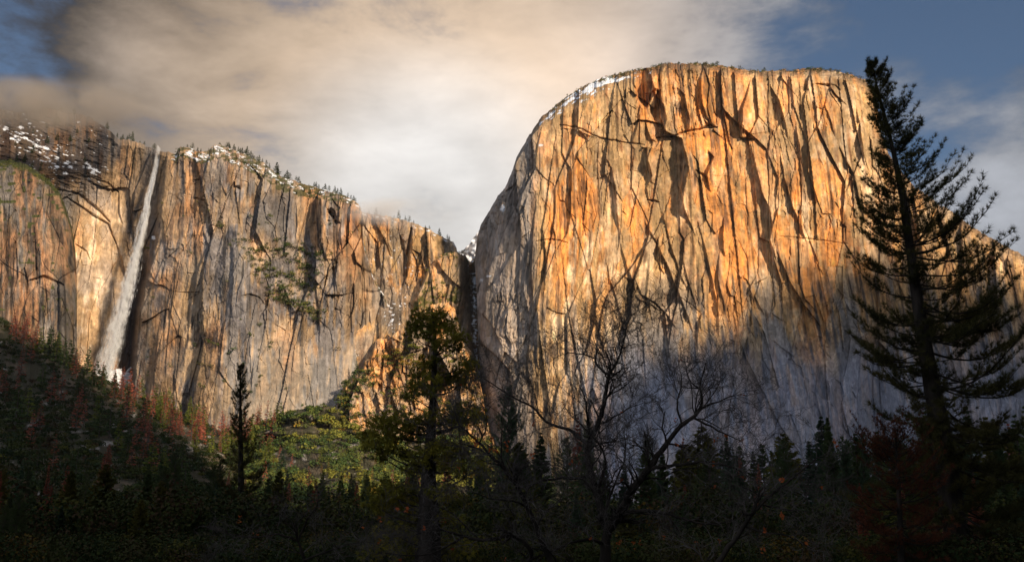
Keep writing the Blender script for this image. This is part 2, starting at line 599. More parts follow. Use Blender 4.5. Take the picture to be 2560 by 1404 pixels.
def el_fun(PX, PY, TP):
    top = PY - TP
    lean = np.clip((PX - 1500) / 700, 0, 1)
    sh = 0.02 + 0.16 * lean
    # joints on the right part lean down to the right
    d, qx, qy, tone = rock_relief(PX - sh * (PY - 300), PY, 100, 0.0, 1.0)
    d = d * (0.72 + 0.45 * sstep(1500, 1650, PX) + .75 * (1 - sstep(1310, 1360, PX)))
    # smoother polished slabs low on the wall
    d = d * (1 - 0.45 * sstep(780, 950, PY + 60 * fbm(PX / 90, PY / 90, 5, 3)) * sstep(1380, 1500, PX))
    F = lambda pts, h, L, **k: flake(d, PX, PY, pts, h, L, **k)
    N = lambda pts, w_, dp: notch(d, PX, PY, pts, w_, dp)
    # dark alcoves and dihedrals of the upper wall
    pit(d, PX, PY, 1612, 222, 20, 52, 45)
    F([(1600, 290), (1590, 330), (1582, 358)], 14, 18)
    F([(1628, 190), (1640, 235), (1662, 262), (1668, 300), (1660, 330)], 26, 30)
    F([(1652, 230), (1650, 290), (1668, 330), (1706, 345), (1724, 420), (1712, 470), (1706, 520), (1712, 545)], 32, 34)
    pit(d, PX, PY, 1640, 262, 16, 40, 24)
    F([(1665, 330), (1640, 370), (1618, 368), (1622, 420), (1630, 455), (1640, 460)], 22, 26)
    F([(1612, 300), (1628, 345), (1645, 356)], 15, 22)
    F([(1690, 215), (1712, 235), (1726, 300), (1722, 340)], 24, 30)
    F([(1756, 170), (1752, 240), (1768, 290), (1785, 316)], 22, 34)
    F([(1768, 372), (1786, 392), (1775, 415), (1768, 438), (1778, 480)], 24, 28)
    F([(1706, 345), (1712, 400), (1702, 470), (1712, 520), (1740, 590)], 20, 26)
    F([(1880, 190), (1868, 240), (1858, 270), (1856, 340), (1862, 356)], 26, 30)
    F([(1875, 350), (1892, 420), (1905, 480), (1922, 516), (1932, 560), (1926, 600), (1944, 655)], 24, 30)
    F([(1918, 200), (1948, 250), (1960, 290), (1974, 350)], 20, 30)
    F([(1950, 380), (1962, 440), (1978, 500), (2000, 560), (2020, 610)], 22, 28)
    F([(1990, 300), (1998, 360), (2010, 420)], 14, 22)
    F([(2094, 350), (2110, 390), (2135, 430), (2150, 500), (2165, 560)], 20, 28)
    F([(2050, 208), (2075, 214), (2095, 240), (2120, 262)], 14, 20)
    F([(2060, 250), (2078, 300), (2092, 350)], 12, 20)
    F([(2140, 260), (2152, 320), (2160, 380), (2166, 430)], 18, 26)
    F([(1608, 545), (1640, 600), (1668, 660), (1692, 720), (1712, 770), (1738, 840)], 20, 32)
    F([(1508, 380), (1530, 420), (1540, 470), (1545, 550), (1552, 605)], 13, 30)
    F([(1530, 440), (1536, 500), (1542, 560)], 8, 26)
    F([(1550, 600), (1566, 660), (1582, 700), (1592, 735)], 10, 30)
    F([(1640, 330), (1620, 400), (1632, 440), (1618, 470), (1628, 520)], 16, 22)
    F([(1680, 480), (1660, 540), (1680, 620), (1705, 690), (1728, 740)], 15, 26)
    F([(1740, 540), (1760, 600), (1776, 680), (1795, 760), (1800, 820)], 14, 26)
    F([(1812, 540), (1808, 620), (1814, 645)], 18, 20)
    F([(1800, 620), (1795, 690), (1810, 760), (1815, 780)], 14, 24)
    F([(1700, 620), (1722, 700), (1745, 780)], 10, 22)
    F([(1585, 690), (1605, 735), (1640, 755), (1672, 790), (1698, 830)], 11, 20)
    F([(1580, 730), (1600, 748), (1630, 760), (1665, 790)], 7, 14)
    F([(1512, 620), (1524, 690), (1540, 740), (1555, 800), (1580, 870)], 8, 26)
    # the long diagonal ramps low on the right
    F([(1885, 710), (1900, 700), (1920, 690)], 10, 14)
    F([(1940, 620), (1975, 700), (2010, 760), (2052, 812), (2060, 850)], 18, 30)
    F([(1870, 730), (1880, 760), (1930, 850), (1990, 920), (2050, 990), (2068, 1010)], -16, 40)
    F([(1830, 760), (1850, 850), (1870, 900), (1905, 970), (1950, 1060), (2000, 1130), (2040, 1180)], 14, 60)
    F([(2060, 850), (2050, 930), (2056, 1000)], 10, 30)
    F([(1905, 690), (1890, 740), (1912, 790)], 10, 18)
    # the edge of the nose and left face: big slanting slabs
    F([(1345, 470), (1338, 540), (1332, 600), (1330, 700), (1338, 790), (1330, 880)], 12, 40)
    for (a, h, L) in (([(1296, 420), (1270, 500), (1245, 600)], 8, 16), ([(1325, 400), (1310, 470), (1290, 560), (1280, 640)], 9, 18),
                      ([(1310, 720), (1280, 740), (1262, 790), (1250, 850)], 9, 20), ([(1360, 300), (1346, 360), (1340, 420)], 8, 16),
                      ([(1240, 560), (1226, 640), (1218, 720)], 6, 14)):
        F(a, h, L)
    F([(1392, 318), (1430, 322), (1480, 340), (1540, 352), (1580, 360)], 5, 16)
    # roofs and ledges
    for a, w_, dp in (([(1400, 312), (1440, 318), (1500, 345), (1560, 356), (1612, 362)], 2.2, 8), ([(1640, 345), (1680, 342), (1712, 330), (1770, 320), (1795, 318)], 2.6, 14),
                      ([(1748, 325), (1775, 312), (1792, 320)], 3.5, 14), ([(1622, 500), (1648, 506)], 3, 12), ([(1850, 345), (1885, 350)], 4, 12),
                      ([(2040, 210), (2090, 216), (2100, 225)], 3.5, 14), ([(1340, 602), (1380, 598), (1420, 606)], 1.8, 6), ([(1400, 502), (1412, 506)], 2.4, 8),
                      ([(1950, 590), (2050, 600), (2120, 610)], 1.8, 5), ([(1740, 425), (1760, 440), (1768, 452)], 3, 14)):
        N(a, w_, dp)
    # bedding of the rounded summit cap
    cap = np.exp(-top / 16.0)
    d = d + cap * (5 * fbm(PX / 30, PY / 3.5, 333, 3) - 3)
    rw = np.where(PX < 1650, 52, 14)
    rw = np.interp(PX, [1186, 1250, 1330, 1450, 1600, 1660, 1760, 2100, 2180, 2300, 2700], [8, 10, 14, 46, 40, 16, 12, 16, 20, 30, 30])
    k = np.clip(1 - top / rw, 0, 1)
    D = EL_D(PX) + 0.055 * (1100 - PY) + 60 * k ** 2 + 30 * k
    # right of the headwall the apron of slabs swings back
    D = D - 25 * sstep(1000, 1250, PY) - d
    # ---- albedo
    lim = 60 * fbm(PX / 120, PY / 120, 7, 4)
    up = 1 - sstep(620, 900, PY + lim)
    right = sstep(2150, 2260, PX)
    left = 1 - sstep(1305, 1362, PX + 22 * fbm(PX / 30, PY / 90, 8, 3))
    orange = np.clip(0.12 + .80 * up + .35 * fbm(PX / 70, PY / 150, 12, 3), 0, 1.1) * (1 - .95 * left) * (1 - .7 * right)
    heart = np.exp(-(((PX - 1480) / 150) ** 2 + ((PY - 790) / 190) ** 2))
    cream = np.clip(0.44 + 0.62 * heart + 0.5 * fbm(PX / 90, PY / 90, 9, 3) + .25 * sstep(1950, 2050, PX) * (1 - sstep(560, 640, PY)), 0, 1) * (1 - .85 * left) * (1 - .4 * sstep(850, 1000, PY))
    grey = np.clip(0.12 + 1.15 * sstep(640, 880, PY + lim) - 0.5 * heart + .8 * left + .3 * right, 0, 1)
    dark = np.clip(0.55 + .3 * left + .25 * fbm(PX / 110, PY / 140, 10, 3) + .25 * np.exp(-((PX - 1660) / 90) ** 2) * up, 0, 1)
    c = rock_tint(qx, qy, tone, 600, orange, cream, grey, dark)
    c = lerp3(c, c * .38 + C3(.33, .365, .47) * .62 * (1 + .9 * tone)[..., None], sstep(780, 980, PY + lim) * sstep(1380, 1560, PX))  # blue of shade and mist at the foot mixed into the albedo
    c = lerp3(c, np.broadcast_to(C3(.25, .215, .19), c.shape) * (1 + 1.3 * tone)[..., None], .75 * left)  # shade of the left face put into its albedo, greyer and darker
    # weathered brown cap with dwarf scrub, and snow on the shoulder
    cm = np.clip(1 - top / (12 + 26 * (vn(PX / 35, PY * 0, 21))), 0, 1) ** .5 * (1 - left)
    c = lerp3(c, PAL['brown'] * .55, .85 * cm * (.45 + .55 * sstep(.3, .5, vn(PX / 7, PY / 3.5, 23))))
    sn = (.5 + .6 * fbm((PX - PY) / 16, (PY + .6 * PX) / 4.0, 31, 4)) - .50 - .6 * np.abs(PX - 1478) / 150 + .5 * np.clip(1 - np.abs(top - 14) / 20, -1, 1)
    sn = np.where(PX < 1640, sn, -1)
    c = lerp3(c, PAL['snow'], sstep(0.12, .2, sn))
    sp = np.zeros(PX.shape)
    for sx, sy, rx, ry in ((1352, 363, 9, 3), (1256, 520, 8, 12), (1220, 690, 10, 3), (1205, 700, 8, 3)):
        sp = np.maximum(sp, 1 - ((PX - sx) / rx) ** 2 - ((PY - sy) / ry) ** 2 - .8 * vn(PX / 3, PY / 3, 35))
    c = lerp3(c, PAL['snow'], sstep(.1, .3, sp))
    return D, c


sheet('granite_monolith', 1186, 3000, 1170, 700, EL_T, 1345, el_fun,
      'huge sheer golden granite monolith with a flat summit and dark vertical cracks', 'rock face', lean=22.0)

# ------------------------------------------------------------------ the waterfall cliff
WF_T = curve([(-560, 300), (-400, 250), (-160, 262), (-60, 268), (0, 272), (50, 280), (90, 276), (108, 268), (132, 270), (160, 282), (200, 284), (222, 290), (262, 318), (300, 346), (350, 358), (384, 374),
              (396, 380), (406, 380), (420, 378), (440, 384), (446, 366), (462, 370), (490, 380), (522, 376), (536, 362), (552, 360), (580, 374), (620, 388), (660, 408), (700, 438),
              (760, 462), (820, 476), (870, 492), (896, 506), (904, 524), (908, 600), (930, 680), (965, 745), (1000, 800), (1040, 860), (1060, 900)])
WF_D = curve([(-160, 2130), (0, 2110), (170, 2120), (230, 2125), (300, 2110), (350, 2085), (400, 2045), (460, 2010), (560, 1985), (620, 1975), (700, 1985), (780, 1995),
              (860, 2000), (905, 2030), (960, 2060), (1060, 2100)])


def wf_fun(PX, PY, TP):
    top = PY - TP
    d, qx, qy, tone = rock_relief(PX + 0.05 * (PY - 500), PY, 900, 0.0, 1.0, 0.95, 0.85)
    slab = sstep(760, 860, PY + 50 * fbm(PX / 60, PY / 60, 906, 3)) * sstep(560, 640, PX) * (1 - sstep(860, 930, PX))
    d = d * (1.1 - .6 * slab) + 20 * fbm(PX / 75, PY / 260, 907, 2)
    # polished recess left of the fall
    rec = sstep(170, 200, PX) * (1 - sstep(295, 330, PX)) * sstep(480, 560, PY)
    d = d * (1 - .6 * rec)
    F = lambda pts, h, L, **k: flake(d, PX, PY, pts, h, L, **k)
    N = lambda pts, w_, dp: notch(d, PX, PY, pts, w_, dp)
    # the fall's own chimney: the wall to its right stands well forward, its flank in shade
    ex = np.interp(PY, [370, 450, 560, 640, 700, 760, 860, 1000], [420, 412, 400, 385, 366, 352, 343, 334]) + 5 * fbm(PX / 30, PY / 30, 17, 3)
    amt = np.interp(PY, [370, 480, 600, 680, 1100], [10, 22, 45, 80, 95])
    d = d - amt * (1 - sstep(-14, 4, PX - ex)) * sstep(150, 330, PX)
    N([(398, 380), (385, 430), (370, 500), (352, 580), (335, 650)], 11, 16)
    # slanting arches above the recess
    for a, w_, dp in (([(160, 475), (195, 485), (240, 520), (275, 555)], 3.6, 16), ([(165, 492), (200, 515), (235, 540), (270, 560), (290, 610)], 3.0, 14),
                      ([(235, 445), (270, 460), (295, 480)], 3, 12), ([(150, 500), (175, 490), (205, 478)], 3, 10), ([(190, 610), (215, 628), (225, 648)], 2.2, 9),
                      ([(590, 465), (600, 472)], 4.5, 16), ([(485, 495), (512, 502), (520, 515)], 2.5, 8), ([(820, 525), (835, 545), (840, 560)], 6, 18),
                      ([(820, 552), (850, 558)], 4, 14), ([(225, 455), (255, 470), (275, 466)], 2.4, 10)):
        N(a, w_, dp)
    F([(298, 470), (300, 530), (308, 560)], 12, 30)
    F([(290, 600), (308, 650), (318, 720)], 10, 24)
    F([(545, 570), (520, 620), (500, 660), (492, 700), (480, 760), (470, 850)], 22, 40)
    F([(505, 560), (520, 610), (508, 640)], 8, 20)
    # the grey pyramid leaning on the wall
    bul = np.clip(1 - np.abs(PX - (590 + 0.10 * (PY - 570))) / (16 + 0.38 * np.clip(PY - 560, 0, 400)), 0, 1) * sstep(558, 580, PY)
    d = d + 34 * bul ** .8
    F([(575, 590), (583, 640), (585, 700), (578, 760), (582, 800)], 13, 30)
    F([(600, 738), (625, 732), (650, 740), (668, 765)], 9, 22)
    F([(455, 620), (440, 690), (432, 760), (420, 850), (414, 960)], 9, 20)
    F([(400, 800), (392, 880), (385, 970)], 14, 22)
    F([(640, 560), (630, 610), (655, 650)], 8, 22)
    F([(740, 500), (745, 560), (738, 610)], 10, 22)
    F([(790, 540), (795, 600), (810, 640)], 10, 24)
    F([(830, 620), (838, 690), (846, 740)], 9, 20)
    F([(700, 690), (720, 740), (740, 790)], 8, 24)
    F([(855, 540), (852, 590), (858, 640)], 12, 18)
    F([(925, 770), (930, 840), (930, 880)], 12, 18)
    F([(760, 660), (790, 720), (800, 780), (800, 860)], 9, 28)
    F([(640, 880), (632, 930), (628, 990)], 9, 26)
    pit(d, PX, PY, 828, 535, 10, 14, 16)
    # ledge system carrying brush, sloping down to the right
    led = PY - np.interp(PX, [600, 640, 700, 760, 800, 830], [610, 640, 700, 760, 780, 700])
    d = d + 8 * np.tanh(led / 14) * np.exp(-((PX - 710) / 130) ** 2)
    # stepped snowy hillside at the upper left
    hill = (1 - sstep(0, 90, PY - np.interp(PX, [-160, 0, 60, 150, 230, 300], [420, 400, 410, 430, 420, 380]))) * (1 - sstep(240, 330, PX))
    d = d * (1 - .78 * hill) + hill * 11 * fbm((PX + PY) / 26, (PY - .35 * PX) / 8, 44, 4)
    cap = np.exp(-top / 10.0)
    d = d + cap * (4 * fbm(PX / 22, PY / 4, 555, 3))
    rw = np.interp(PX, [-160, 300, 400, 540, 620, 720, 860, 905, 1060], [20, 16, 8, 24, 34, 26, 16, 8, 8])
    k = np.clip(1 - top / rw, 0, 1)
    D = WF_D(PX) + 0.07 * (1000 - PY) + 45 * k ** 2 + 20 * k + hill * np.clip(430 - PY, 0, 200) * 1.1
    D = D - d
    # albedo
    orange = np.clip(.28 + .9 * fbm(PX / 80, PY / 140, 61, 3) + .35 * np.exp(-((PX - 840) / 70) ** 2 - ((PY - 590) / 110) ** 2) + .3 * np.exp(-((PX - 500) / 90) ** 2 - ((PY - 470) / 80) ** 2), 0, 1)
    cream = np.clip(.26 + .8 * rec + .6 * fbm(PX / 100, PY / 90, 62, 3), 0, 1)
    grey = np.clip(.58 + .5 * sstep(680, 900, PY) * sstep(480, 560, PX) + .8 * bul ** .5 + .9 * fbm(PX / 70, PY / 90, 63, 3) - .5 * rec + .4 * slab, 0, 1)
    dark = np.clip(.50 - .25 * slab + .8 * fbm(PX / 60, PY / 120, 64, 3) - .35 * rec + .5 * hill, 0, 1)
    c = rock_tint(qx, qy, tone, 1600, orange * (1 - .5 * bul), cream, grey, dark) * (.76 + .28 * rec)[..., None] * C3(.97, .98, 1.06)
    c = lerp3(c, c * .55 + PAL['pale'] * .22, .55 * sstep(.45, .7, fbm(qx / 60, qy / 110, 1701, 4) * .5 + .5) * (1 - rec))
    c = c.mean(-1, keepdims=True) + (c - c.mean(-1, keepdims=True)) * .86
    pale = sstep(820, 930, PY + 40 * fbm(PX / 40, PY / 40, 65, 3)) * sstep(520, 620, PX)
    c = lerp3(c, c * .6 + C3(.24, .225, .20) * .75, .6 * pale)
    wet = np.exp(-((PX - np.interp(PY, [380, 650, 1000], [396, 330, 250])) / 34) ** 2)
    c = lerp3(c, c * C3(.42, .43, .47), .75 * wet)
    c = lerp3(c, c * C3(.34, .31, .30) * .7, .93 * hill)
    shade_strip = (1 - sstep(-12, 4, PX - ex)) * sstep(-60, -30, PX - ex) * sstep(600, 680, PY)
    c = lerp3(c, c * C3(.12, .11, .14), .95 * shade_strip)  # shade of the chimney flank painted into the wet rock's albedo
    n = fbm((PX + PY * .8) / 17, (PY - .35 * PX) / 4.4, 71, 4, .6) * .75 + .5
    sl = hill * np.exp(-((PY - np.interp(PX, [0, 50, 120, 200, 250], [310, 340, 385, 425, 450])) / 40) ** 2)
    snow = sstep(.90, .99, n + .22 * sl - .12 * (1 - hill))
    rim = np.clip(1 - np.abs(top - np.interp(PX, [400, 560, 720, 900], [10, 14, 16, 6])) / np.interp(PX, [400, 560, 700, 900], [10, 22, 24, 6]), 0, 1) * sstep(425, 445, PX)
    snow = np.maximum(snow * np.clip(hill * 1.2, 0, 1) * .9, sstep(.74, .82, n + .24 * rim - .10) * (rim > 0.05))
    snow = np.maximum(snow, sstep(.1, .3, 1 - ((PX - 384) / 7) ** 2 - ((PY - 594) / 6) ** 2 - .6 * vn(PX / 3, PY / 3, 36)))
    vg = (rim > .02) * sstep(.38, .5, vn(PX / 9, PY / 4, 81)) * (1 - snow)
    c = lerp3(c, PAL['veg'], .8 * vg)
    c = lerp3(c, PAL['snow'], snow)
    return D, c


WF_B = curve([(-160, 850), (0, 860), (60, 900), (200, 985), (330, 1060), (450, 1100), (640, 1150), (760, 1100), (900, 1100), (1060, 1100)])
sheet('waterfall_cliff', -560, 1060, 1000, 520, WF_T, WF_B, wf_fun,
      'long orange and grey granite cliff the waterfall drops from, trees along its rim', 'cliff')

# the nearer buttress at the far left
LB_T = curve([(-560, 470), (-350, 420), (-160, 400), (-60, 396), (0, 398), (30, 400), (62, 410), (95, 428), (122, 446), (150, 482), (165, 520), (178, 562), (188, 620), (191, 660), (192, 700)])


def lb_fun(PX, PY, TP):
    top = PY - TP
    d, qx, qy, tone = rock_relief(PX, PY, 2900, 0.0, .75, 0.9, 0.8)
    notch(d, PX, PY, [(75, 700), (95, 696), (110, 690), (125, 697), (145, 706), (160, 712)], 3.4, 14)
    notch(d, PX, PY, [(110, 690), (116, 740), (120, 800)], 2, 6)
    k = np.clip(1 - top / 30, 0, 1)
    D = 1985 + 0.10 * (1000 - PY) + 55 * k ** 2 + 70 * sstep(150, 192, PX) ** 2 - d
    f = np.ones(PX.shape)
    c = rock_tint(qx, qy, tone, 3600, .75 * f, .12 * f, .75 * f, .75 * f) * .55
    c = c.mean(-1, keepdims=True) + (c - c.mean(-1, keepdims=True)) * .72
    c = lerp3(c, PAL['veg'] * .9, sstep(.3, .55, np.clip(1 - top / 26, 0, 1) * .8 + .3 * vn(PX / 10, PY / 5, 82) - .05))
    c = lerp3(c, PAL['veg'], sstep(.74, .8, vn(PX / 12, PY / 9, 83) - .15 * sstep(480, 650, PY)))
    return D, c


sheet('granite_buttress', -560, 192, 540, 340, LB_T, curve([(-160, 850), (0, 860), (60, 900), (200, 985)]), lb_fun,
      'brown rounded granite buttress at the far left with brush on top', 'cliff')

# ------------------------------------------------------------------ wall at the head of the side canyon, and the snowy gully
MW_T = curve([(860, 520), (905, 528), (940, 536), (980, 543), (1030, 554), (1065, 568), (1090, 582), (1115, 596), (1133, 604), (1141, 618), (1145, 640), (1160, 655), (1176, 650), (1200, 640), (1260, 640)])


def mw_fun(PX, PY, TP):
    top = PY - TP
    d, qx, qy, tone = rock_relief(PX, PY, 4100, 0.0, .9, 1.0, .7)
    for a, w_, dp in (([(1000, 590), (1012, 640), (1010, 690)], 4, 16), ([(1028, 570), (1020, 640), (1016, 690)], 5, 20), ([(960, 600), (975, 640)], 3, 10)):
        notch(d, PX, PY, a, w_, dp)
    flake(d, PX, PY, [(1032, 560), (1026, 620), (1020, 690), (1000, 730)], 22, 26)
    gul = np.exp(-((PX - np.interp(PY, [600, 700, 800, 1000], [1182, 1186, 1184, 1200])) / 14) ** 2)
    k = np.clip(1 - top / 8, 0, 1)
    basin = sstep(720, 830, PY)
    D = 2095 + .10 * (900 - PY) - 60 * sstep(900, 1000, PX) * (1 - sstep(1060, 1140, PX)) * 0.4 + 60 * gul + 25 * k - 60 * basin - d
    f = np.ones(PX.shape)
    c = rock_tint(qx, qy, tone, 4600, .62 * f, .45 * f, .55 * f, .5 * f) * .9
    n = fbm((PX + PY * .8) / 9, (PY - .3 * PX) / 3.4, 73, 4) * .62 + .5
    sn = sstep(.92, .99, n + .30 * np.clip(1 - np.abs(top - 5) / 9, 0, 1) + .30 * np.exp(-((PX - 985) / 22) ** 2 - ((PY - 790) / 50) ** 2) * .8 +
               .40 * gul ** 3 * sstep(660, 700, PY) + .10 * np.exp(-((PY - 680) / 70) ** 2))
    c = lerp3(c, c * .45, gul)  # shade inside the gully darkened into the rock colour
    c = lerp3(c, PAL['snow'], sn * .95)
    return D, c


sheet('canyon_headwall', 860, 1262, 320, 330, MW_T, 1110, mw_fun, 'farther cliff behind the waterfall wall, its rim dusted with snow and wrapped in cloud', 'cliff')

# far snow slope seen in the gap
sheet('snowy_ridge', 1120, 1262, 60, 40, curve([(1120, 640), (1150, 628), (1172, 610), (1186, 592), (1205, 570), (1262, 540)]), 720,
      lambda PX, PY, TP: (3000 + 12 * fbm(PX / 14, PY / 10, 5, 4), np.clip(lerp3(np.broadcast_to(PAL['snow'], PX.shape + (3,)), C3(.20, .19, .20), sstep(.30, .5, vn(PX / 7, PY / 4, 6))), 0, 1)),
      'distant snow covered slope seen through the gap beside the monolith', 'hill')

# the lit pinnacle at the mouth of the gully
PN_T = curve([(1008, 830), (1024, 786), (1040, 742), (1058, 700), (1070, 672), (1088, 648), (1100, 636), (1120, 631), (1144, 628), (1150, 634), (1164, 636), (1172, 650), (1178, 668), (1182, 720), (1184, 900)])


def pn_fun(PX, PY, TP):
    top = PY - TP
    d, qx, qy, tone = rock_relief(PX * 1.3, PY * 1.2, 5100, 0.0, .8, 1.2, .8)
    flake(d, PX, PY, [(1085, 660), (1078, 700), (1060, 760)], 12, 24)
    flake(d, PX, PY, [(1128, 640), (1124, 680), (1118, 720)], 7, 16)
    k = np.clip(1 - top / 10, 0, 1)
    D = 2020 + .15 * (900 - PY) + 22 * k + 120 * sstep(1146, 1184, PX) + 30 * (1 - sstep(1008, 1060, PX)) - d
    f = np.ones(PX.shape)
    c = rock_tint(qx, qy, tone, 5600, .8 * f, .6 * f, .35 * f, .3 * f)
    c = lerp3(c, c * .55, sstep(1140, 1156, PX))  # the monolith's shadow on the right side, painted into the albedo
    vg = sstep(.58, .68, vn(PX / 10, PY / 7, 84) * .6 + vn(PX / 4, PY / 3, 85) * .4 + .15 * sstep(700, 760, PY) - .2 * sstep(640, 650, PY) * (1 - sstep(690, 710, PY)))
    c = lerp3(c, PAL['veg'] * C3(1.6, 1.3, 1), vg * (1 - sstep(1140, 1156, PX)))
    return D, c


sheet('rock_pinnacle', 1008, 1181, 200, 280, PN_T, 1110, pn_fun, 'narrow orange rock tower at the mouth of the dark snowy gully', 'rock')

# broken rocky spur below it
SP_T = curve([(800, 1120), (830, 1060), (842, 1010), (852, 985), (864, 958), (878, 945), (892, 925), (905, 925), (912, 902), (930, 884), (938, 850), (960, 838), (985, 836), (1010, 815), (1040, 795),
              (1080, 760), (1110, 752), (1138, 764), (1150, 820), (1162, 850), (1180, 880), (1196, 930), (1206, 985), (1216, 1040), (1232, 1090), (1270, 1150)])


def sp_fun(PX, PY, TP):
    top = PY - TP
    d, qx, qy, tone = rock_relief(PX * 1.7, PY * 2.2, 6100, 0.1, .9, 1.5, .7)
    k = np.clip(1 - top / 12, 0, 1)
    D = 1895 + .9 * np.clip(1100 - PY, -200, 400) * .45 + 26 * k - 1.3 * d + 60 * sstep(1150, 1260, PX)
    f = np.ones(PX.shape)
    c = rock_tint(qx, qy, tone, 6600, .45 * f, .45 * f, .6 * f, .35 * f)
    return D, c


sheet('rocky_spur', 800, 1270, 330, 260, SP_T, 1160, sp_fun, 'broken grey crags with brush growing between them below the rock tower', 'rock')

# ------------------------------------------------------------------ wooded hillside down to the valley floor
HS_T = curve([(-600, 600), (-200, 720), (-80, 750), (0, 788), (50, 820), (100, 856), (160, 888), (220, 925), (280, 955), (330, 985), (400, 1012), (450, 1032), (520, 1062), (580, 1082), (620, 1080), (650, 1062), (700, 1036),
              (740, 1024), (800, 1016), (840, 1014), (862, 1050), (900, 1080), (960, 1100), (1040, 1100), (1120, 1095), (1200, 1100), (1260, 1130), (1350, 1190), (1450, 1235), (1600, 1260), (2000, 1275), (2700, 1280)])
HS_DT = curve([(-200, 1900), (330, 1890), (640, 1860), (860, 1840), (1200, 1790), (1400, 1700), (1800, 1700), (2700, 1750)])


def hs_fun(PX, PY, TP):
    t = np.clip((PY - TP) / (1332 - TP), 0, 1)
    D0 = HS_DT(PX)
    g = (1 - t) ** 1.15
    g = g + (1 - t ** 2.6 - g) * sstep(430, 640, PX) * (1 - sstep(1300, 1700, PX))
    D = D0 * g + 420 * (1 - g)
    D = D + (1 - t) * np.where(PX > 560, 60, 22) * fbm(PX / 75, PY / 40, 2222, 4) * sstep(0, .06, t)
    n = fbm(PX / 22, PY / 12, 2230, 4) * .5 + .5
    c = lerp3(np.broadcast_to(C3(.045, .042, .022), PX.shape + (3,)), C3(.11, .085, .055), sstep(.45, .7, n))
    rk = sstep(.70, .78, fbm(PX / 26, PY / 14, 2240, 4) * .5 + .5 + .12 * np.exp(-((PX - 860) / 120) ** 2 - ((PY - 1110) / 45) ** 2))
    c = lerp3(c, C3(.30, .27, .24), rk)
    return D, c


sheet('hillside', -600, 3000, 860, 150, HS_T, 1333, hs_fun, 'wooded slope falling from the foot of the cliffs to the valley floor', 'hillside', back=(10, 60, 260), drop=0.1)

# the valley floor, one sheet to the horizon
gx = np.concatenate([-np.geomspace(6000, 20, 40), np.linspace(-15, 15, 5), np.geomspace(20, 6000, 40)])
GX, GY = np.meshgrid(gx, gx)
GZ = 0.25 * fbm(GX / 9, GY / 9, 12, 4) - 0.3
i_ = np.arange(GX.size).reshape(GX.shape)
gq = np.stack([i_[:-1, :-1], i_[:-1, 1:], i_[1:, 1:], i_[1:, :-1]], -1).reshape(-1, 4)
M_GROUND = plain_material('meadow_soil', (.018, .016, .009), (.009, .011, .005), 0.35, 0.95, bump=0.1)
put('ground', mesh('ground', np.stack([GX, GY, GZ], -1).reshape(-1, 3), quads=gq, mat=M_GROUND, smooth=True), kind='structure',
    label='dark meadow floor of the valley under the trees', cat='ground')

# ------------------------------------------------------------------ the opposite valley wall, behind and to the right of the viewer:
# unseen, its crest is shaped to throw the valley floor, the left slope and the foot of the monolith into shade
sh_ = np.array([math.sin(SUN_AZ), -math.cos(SUN_AZ)])
eu_ = np.array([math.cos(SUN_AZ), math.sin(SUN_AZ)])
RP = 900.0
tanE = math.tan(SUN_EL)


def crest_for(px, py, D):
    p = P(px, py, D)
    return float(p[:2] @ eu_), float(p[2] + (RP - p[:2] @ sh_) * tanE)


crest = []
for (px, py, D) in ((1240, 1100, 1940), (1345, 1080, 1850), (1450, 1020, 1850), (1530, 940, 1850), (1600, 860, 1855), (1700, 850, 1860), (1800, 810, 1868), (1900, 740, 1880), (2000, 690, 1900),
                    (2120, 640, 1945), (2300, 640, 2050), (2500, 700, 2080)):
    crest.append(crest_for(px, py, D))
CREST = sorted(crest)
u0 = CREST[0][0]
CREST = [(-1500, 700), (-400, 900), (200, 1300), (470, 1540), (545, 1500), (585, 1370), (622, 960), (670, 790), (860, 775), (1060, 800), (u0 - 120, CREST[0][1] - 130)] + CREST + [(CREST[-1][0] + 400, CREST[-1][1] - 80), (4500, 500)]
cu = np.array(CREST)
us = np.linspace(-1400, 4200, 420)
hs = np.interp(us, cu[:, 0], cu[:, 1])
hs = np.convolve(np.pad(hs, 2, mode='edge'), np.ones(5) / 5, mode='valid') + 26 * fbm(us / 120, us * 0, 909, 4)
off = np.array([-700, -420, -200, -70, 0, 60, 200, 420, 900, 1500.])
frac = np.array([0.0, .30, .62, .92, 1, .97, .80, .55, .22, -0.02])
U, O = np.meshgrid(us, off, indexing='ij')
HH = hs[:, None] * frac[None, :]
HH = HH + 40 * fbm(U / 160, O / 160, 910, 5) * (frac[None, :] < .95) * (frac[None, :] > .1)
q2 = sh_[None, None, :] * (RP + O[..., None]) + eu_[None, None, :] * U[..., None]
VV = np.concatenate([q2, HH[..., None]], -1)
i_ = np.arange(U.size).reshape(U.shape)
rq = np.stack([i_[:-1, :-1], i_[1:, :-1], i_[1:, 1:], i_[:-1, 1:]], -1).reshape(-1, 4)
put('shade_ridge', mesh('shade_ridge', VV.reshape(-1, 3), quads=rq, mat=plain_material('forest_slope', (.04, .045, .02), (.16, .15, .13), 0.01, .95)), kind='structure',
    label='unseen valley ridge behind the viewpoint, its crest shaped to cast the shade', cat='hill')
#@@PART2
# ------------------------------------------------------------------ vegetation and water builders
R = np.random.RandomState(11)


def unit(v):
    return v / np.maximum(np.linalg.norm(v, axis=-1, keepdims=True), 1e-9)


def perp(d, rs=R):
    r = rs.normal(size=d.shape)
    return unit(np.cross(d, r))


